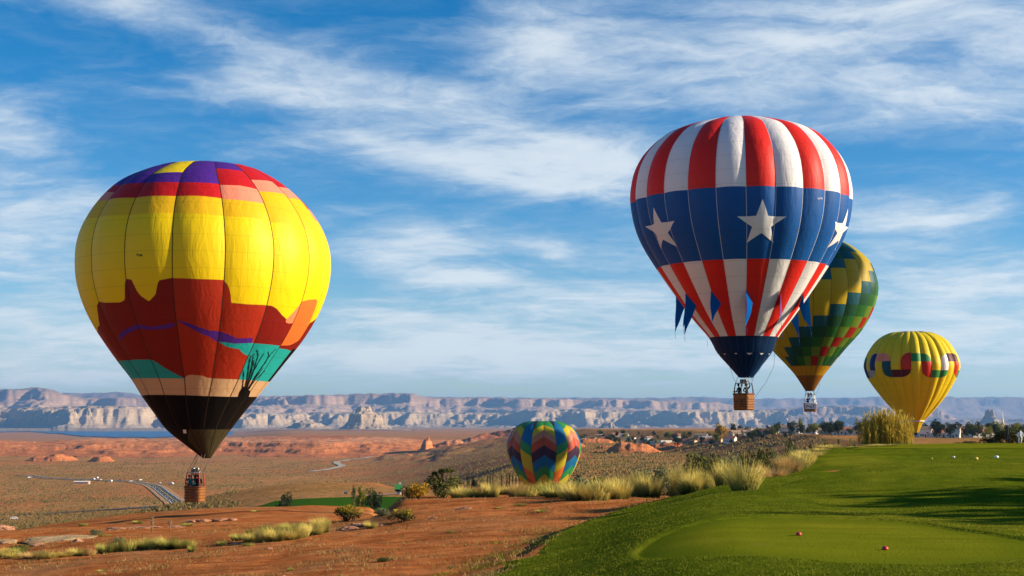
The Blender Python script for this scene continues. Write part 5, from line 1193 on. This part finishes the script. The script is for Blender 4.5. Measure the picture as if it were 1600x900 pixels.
# golf green down on the shelf
def lower_green():
    V = []; nx, ny = 44, 9
    for i in range(nx):
        px = 408 + 236 * i / (nx - 1); top = np.interp(px, [408, 430, 470, 540, 560, 600, 640, 670], [791, 784, 780.5, 778, 778.5, 777, 778, 782])
        for k in range(ny):
            p = on_ground(px, top + (799 - top) * k / (ny - 1), 340, 800); V.append((p.x, p.y, p.z + .35))
    o = add('lower_golf_green', np_mesh('lower_golf_green', V, grid_faces(nx, ny)), mat_turf('lower_turf', (.026, .085, .006), (.04, .11, .007), (.07, .12, .010), .5, .3)); tag(o, kind='structure')
lower_green()
path = strip('cart_path', [(548, 776.5), (580, 775), (610, 773.5), (640, 772)], 5, simple('cart_path_grey', (.30, .29, .28), .9), .5); tag(path, kind='structure')
TREES = {k: [tree_meshes(300 + i, 'round') for i in range(4)] for k in ('round',)}; CYP = [tree_meshes(340, 'cypress')]
TM = {}
def tree_at(p, h, w, kind, label, group, form='round'):
    global _n; _n += 1
    src = (TREES['round'] if form == 'round' else CYP); v = _n % len(src); key = (form, v, kind)
    if key not in TM: TM[key] = (with_mat([src[v][0]], LM[kind])[0], with_mat([src[v][1]], M_BARK)[0])
    t = thing('cypress_tree' if form != 'round' else 'tree', label, 'tree', (p.x, p.y, p.z - .1), _n * 1.7, group); t.scale = (w, w, h)
    add('crown', TM[key][0], None, t); add('trunk', TM[key][1], None, t); return t
def tree(px, Yd, top, wpx, kind, label, group=None, form='round'):
    p = ground_at(px, Yd); h = max(1.5, EYE + Yd * el_tan(top) - p.z); return tree_at(p, h, wpx * Yd / F * (1.15 if form == 'round' else 1), kind, label, group, form)
tree(448, 420, 767, 20, 'dark', 'dark round tree on the lower golf green'); tree(442, 415, 780, 22, 'dark', 'low dark bushy tree at the foot of the dark round one')
tree(564, 440, 756, 19, 'ygreen', 'bright yellow green tree right of the lower golf green'); tree(581, 445, 762, 24, 'mid', 'green tree touching the bright yellow one'); tree(590, 440, 768, 18, 'dark', 'dark bushy tree right of the yellow pair'); tree(553, 470, 758, 8, 'olive', 'thin young tree left of the bright yellow one')
for (px, tp) in [(730, 740), (733, 739), (762, 745), (766, 744), (770, 746), (784, 744), (792, 742), (796, 741), (801, 743), (806, 745), (811, 748)]:
    tree(px, 520, tp, 7 if px not in (730, 733) else 6, 'dark', 'slim dark cypress in the row left of the chevron balloon', 'cypresses by the white wall', 'cypress')
tree(741, 520, 746, 12, 'dark', 'round dark tree beside the first two cypresses'); tree(905, 500, 738, 24, 'dark', 'dark bushy tree right behind the chevron balloon')
M_WALLW = simple('white_render', (.72, .68, .60), .8, .2); M_ROOFT = simple('tan_roof', (.36, .22, .14), .85); M_ROOFG = simple('grey_roof', (.30, .29, .29), .85); M_WALLT = simple('tan_render', (.52, .38, .25), .85); M_GLASS = simple('dark_glass', (.03, .04, .05), .2, .5); M_ROOFR = simple('red_roof', (.36, .13, .08), .85); M_DOOR = simple('door_brown', (.15, .08, .05), .7); M_ROOFGR = simple('green_roof', (.05, .25, .06), .7)
def house_tree(label, group, wall, roof, w, d, h, rh, kind='gable', name='house', cat='house'):
    t = thing(name, label, cat, (0, 0, 0), 0, group); mb = MB()
    if kind == 'gable':
        V = [(-w / 2, -d / 2, -1), (w / 2, -d / 2, -1), (w / 2, d / 2, -1), (-w / 2, d / 2, -1), (-w / 2, -d / 2, h), (w / 2, -d / 2, h), (w / 2, d / 2, h), (-w / 2, d / 2, h), (-w / 2, 0, h + rh), (w / 2, 0, h + rh)]
        mb.raw(V, [(0, 1, 5, 4), (2, 3, 7, 6), (1, 2, 6, 9, 5), (3, 0, 4, 8, 7), (3, 2, 1, 0)]); mb.build('wall', wall, t); mb = MB(); e = .5
        for s in (-1, 1):
            y0, z0 = s * (d / 2 + e), h - e * rh / (d / 2); q = .18
            mb.raw([(-w / 2 - e, y0, z0 + .03), (w / 2 + e, y0, z0 + .03), (w / 2 + e, 0, h + rh + .03), (-w / 2 - e, 0, h + rh + .03), (-w / 2 - e, y0, z0 + q), (w / 2 + e, y0, z0 + q), (w / 2 + e, 0, h + rh + q), (-w / 2 - e, 0, h + rh + q)], [(0, 1, 2, 3), (7, 6, 5, 4), (0, 4, 5, 1), (1, 5, 6, 2), (2, 6, 7, 3), (3, 7, 4, 0)])
        rf = mb.build('roof', roof, t); mb = MB(); mb.box((w * .25, d * .12, h + rh * .9 + .3), (.7, .7, 1.4)); mb.build('chimney', wall, rf)
    else:
        mb.box((0, 0, h / 2 - .5), (w, d, h + 1)); mb.build('wall', wall, t); mb = MB(); mb.box((0, 0, h + .15), (w + .5, d + .5, .28)); mb.build('roof', roof, t)
    mb = MB(); mb.box((.05 * w, -d / 2 - .03, 1.05), (1.0, .08, 2.1)); mb.build('door', M_DOOR, t)
    for x in (-.32, -.14, .3):
        mb = MB(); mb.box((x * w, -d / 2 - .03, 1.7), (1.3, .08, 1.2)); mb.build('window', M_GLASS, t)
    return t
TG = 'houses of the town on the mesa'; TL = 'small house among trees in the far town on the mesa'
HV = [house_tree('white house with grey gable roof in the far town', TG, M_WALLW, M_ROOFG, 13, 8, 3.2, 2.0), house_tree('tan house with tan gable roof in the far town', TG, M_WALLT, M_ROOFT, 15, 9, 3.2, 1.8), house_tree('white house with red gable roof in the far town', TG, M_WALLW, M_ROOFR, 11, 8, 4.2, 2.2), house_tree('tan house with red gable roof in the far town', TG, M_WALLT, M_ROOFR, 14, 9, 3.4, 2.2), house_tree('flat roofed white house in the far town', TG, M_WALLW, M_WALLW, 16, 7, 3.0, 0, 'flat'), house_tree('tall narrow white house with tan roof in the far town', TG, M_WALLW, M_ROOFT, 9, 8, 6.0, 2.0)]
def town_Y(px): return float(np.interp(px, [880, 950, 1100, 1250, 1400, 1700], [2550, 2150, 1500, 1200, 1050, 950]))
rs = random.Random(4); i = 0
for px in [905, 925, 945, 962, 985, 1003, 1020, 1043, 1060, 1096, 1102, 1152, 1165, 1172, 1188, 1200, 1215, 1228, 1244, 1262, 1268, 1282, 1295, 1304, 1318, 1324, 1338, 1352, 1362, 1433, 1450, 1462, 1474, 1490, 1503, 1512, 1520, 1535, 1588, 1570] + [900 + 700 * ((k * .618034 + .31) % 1.0) for k in range(24)]:
    Yd = town_Y(px) * rs.uniform(.96, 1.12); p = ground_at(px, Yd); src = HV[(i * 5 + int(px)) % 6]; o = src if i < 6 else copy_tree(src)
    if i < 6: o = HV[i]
    o.location = p; o.rotation_euler = (0, 0, rs.uniform(-.7, .5)); i += 1
kinds = ['dark', 'dark', 'dark', 'mid', 'mid', 'olive', 'ygreen', 'dark']
for k in range(190):
    px = 890 + 715 * ((k * .618034) % 1.0); Yd = town_Y(px) * rs.uniform(.90, 1.15); p = ground_at(px, Yd); h = rs.uniform(4.5, 11.5); kd = rs.choice(kinds)
    tree_at(p, h, h * rs.uniform(.75, 1.15), kd, {'dark': 'dark green', 'mid': 'mid green', 'olive': 'olive green', 'ygreen': 'yellow green'}[kd] + ' tree among the houses of the far town', 'trees of the town on the mesa')
for (px, tp, w, k, lab) in [(1126, 662, 22, 'orange', 'golden autumn tree in front of the far town houses'), (1252, 651, 10, 'ygreen', 'tallest slim yellow green tree of the far town'), (1237, 657, 16, 'dark', 'big dark tree left of the slim yellow green one in town'), (1312, 656, 18, 'dark', 'broad dark tree right of the slim tree in town'), (1465, 656, 22, 'dark', 'wide dark tree behind houses right of the lemon balloon'), (1530, 657, 18, 'dark', 'dark round tree below the tower butte')]:
    tree(px, town_Y(px) * .97, tp, w, k, lab)
def spire():
    p = ground_at(1568, 1150); t = thing('church_spire', 'slender white church spire above the trees at far right', 'spire', p)
    mb = MB(); mb.box((0, 0, 4), (3.2, 3.2, 9)); mb.build('tower', M_WALLW, t); mb = MB(); mb.lathe([(1.5, 8.5), (1.0, 10), (.5, 14), (.08, 18.5)], 8); mb.build('steeple', M_WALLW, t)
spire()
w_ = house_tree('long white wall and building behind the row of cypresses', None, M_WALLW, M_ROOFG, 26, 6, 2.0, 0, 'flat', 'long_building', 'building'); w_.location = ground_at(785, 545)
k_ = house_tree('small kiosk with bright green roof near the lower golf green', None, M_WALLW, M_ROOFGR, 2.2, 2.0, 2.6, 1.4, 'gable', 'kiosk', 'kiosk'); k_.location = ground_at(623, 610); k_.location.z += .2
k2 = house_tree('low pinkish shed beside the highway in the valley', None, simple('pink_render', (.6, .38, .3), .85), M_WALLW, 22, 8, 3.0, 1.2, 'gable', 'shed', 'shed'); k2.location = far_ground(128, 756)
def car_tree(label, group, paint, van=False):
    t = thing('parked_car', label, 'car', (0, 0, 0), 0, group); L = 4.5
    prof = [(-2.2, .35), (-2.25, .75), (-1.5, .92), (-.8, 1.45), (.9, 1.48), (1.7, .98), (2.2, .9), (2.25, .4)] if not van else [(-2.4, .35), (-2.45, .9), (-1.9, 1.1), (-1.4, 1.95), (2.3, 2.0), (2.4, .4)]
    def ext(pr, w): 
        n = len(pr); V = [(x, s * w, z) for s in (-1, 1) for x, z in pr]; mb = MB(); mb.raw(V, [tuple(range(n)), tuple(range(2 * n - 1, n - 1, -1))] + [(i, n + i, n + (i + 1) % n, (i + 1) % n) for i in range(n)][::1]); return mb
    ext(prof, .86).build('body', paint, t)
    for s in (-1, 1):
        mb = MB(); z0, z1 = (1.0, 1.38) if not van else (1.25, 1.8); mb.raw([(-1.15, s * .872, z0), (1.2, s * .872, z0), (.8, s * .872, z1), (-.75, s * .872, z1)], [(0, 1, 2, 3)]); mb.build('window', M_GLASS, t)
        for x in (-1.35, 1.35):
            mb = MB(); mb.tube([(x, s * .70, .33), (x, s * .90, .33)], .33, 12); mb.build('wheel', M_DARKM, t)
    return t
VG = 'cars parked in the valley'; VL = 'tiny %s near the highway in the valley'
CV = [car_tree(VL % 'white car', VG, simple('paint_white', (.8, .8, .8), .35, .5)), car_tree(VL % 'silver car', VG, simple('paint_silver', (.5, .52, .55), .3, .5)), car_tree(VL % 'dark car', VG, simple('paint_dark', (.05, .06, .09), .3, .5)), car_tree(VL % 'white van', VG, MATS['paint_white'], True)]
i = 0
for (px, py) in [(45, 747), (48, 747), (129, 751), (146, 750), (158, 751), (173, 753), (187, 752), (204, 753), (219, 751), (268, 757), (265, 758), (300, 788.5), (289, 792), (315, 788), (226, 796), (250, 756), (268, 756), (328, 789), (345, 787), (360, 786), (22, 812), (152, 748), (540, 774)]:
    src = CV[(i * 3) % 4]; o = CV[i] if i < 4 else copy_tree(src); o.location = far_ground(px, py); o.location.z += .4; o.rotation_euler = (0, 0, rs.uniform(0, 6)); o.scale = (1.35 if px < 500 else .8,) * 3; i += 1
# trees on the sunny side of the turf, outside the picture, whose long shadows cross it
for (x, y, h, w, lab) in [(35.5, 36.5, 9.5, 9, 'leafy tree right of the picture whose shadow crosses the turf'), (31.5, 31.5, 8.5, 7, 'broad tree right of the picture nearest to the tee'), (41, 42, 9.0, 7, 'tree right of the picture third up the turf'), (33, 27.0, 8.0, 6, 'tree right of the picture lowest down the turf'), (56, 54, 9, 8, 'tree right of the picture farthest up the turf')]:
    tree_at(Vector((x, y, hz(x, y))), h, w, 'mid', lab, None)
# two unseen balloons added right of view to shade the chevron and stair balloons
def shading_balloon(b, t, dy, dz, cols, label):
    c = Vector((b.X, b.D, b.zb)) + SUN_DIR * t + Vector((0, dy, dz)); px = 800 + F * c.x / c.y; s = c.y / F
    py = lambda z: 660 - (z - EYE) / s
    zz = c.z; k = s
    pr = [(py(zz + 20.5), 0, 0), (py(zz + 20.4), 2.5 / k, 0), (py(zz + 19.3), 5.6 / k, 0), (py(zz + 16.5), 8 / k, 0), (py(zz + 13.5), 8.8 / k, 0), (py(zz + 10), 7.8 / k, 0), (py(zz + 6), 4.2 / k, 0), (py(zz + 3.2), 1.2 / k, 0)]
    nb = Balloon(label, px, c.y, pr, 12, 0, py(zz), .03, .01)
    for g in range(12): nb.gore(g, [(fab(cols[g % 2]), None)], 6)
    basket(nb, .99)
shading_balloon(chevron_b, 135, -14, 1.0, ('cred', 'cyel'), 'unseen red and yellow balloon added to shade the chevron balloon')
shading_balloon(stair_b, 100, -13.0, 6.0, ('cblue', 'white'), 'unseen blue and white balloon placed to shade the dark green balloon')
# places in a row tell look-alikes apart
ORD = 'first second third fourth fifth sixth seventh eighth ninth tenth eleventh twelfth thirteenth fourteenth fifteenth sixteenth seventeenth eighteenth nineteenth twentieth twenty-first twenty-second twenty-third twenty-fourth twenty-fifth twenty-sixth twenty-seventh twenty-eighth twenty-ninth thirtieth thirty-first thirty-second thirty-third thirty-fourth thirty-fifth thirty-sixth thirty-seventh thirty-eighth thirty-ninth fortieth'.split()
def number(group, text):
    L = [o for o in scene.objects if o.get('group') == group and o.parent is None and 'shared' in o]
    L.sort(key=lambda o: proj(np.array(o.location))[0])
    for o, w in zip(L, ORD): o['label'] = text % w; del o['shared']
for o in scene.objects:
    if o.get('group') and o.parent is None: o['shared'] = 1
for o in scene.objects:
    if o.get('label', '').startswith(('largest rounded', 'pale straw grass clump second')): del o['shared']
number(G1, '%s from left among pale grass clumps along the turf edge'); number('golden grass clumps behind the turf crest', '%s from left of golden clumps behind the turf crest')
number(G2, '%s ragged grass clump from left on the red slope'); number('small tufts on the bare dirt', '%s from left of small green tufts on bare dirt'); number('leafy shrubs behind the turf-edge grass', '%s from left of leafy shrubs behind the turf-edge grass')
number('small boulders on the left slope', '%s from left of small boulders on the red slope'); number('cypresses by the white wall', '%s slim dark cypress from left by the long white wall')
for o in scene.objects:
    if 'shared' in o: del o['shared']
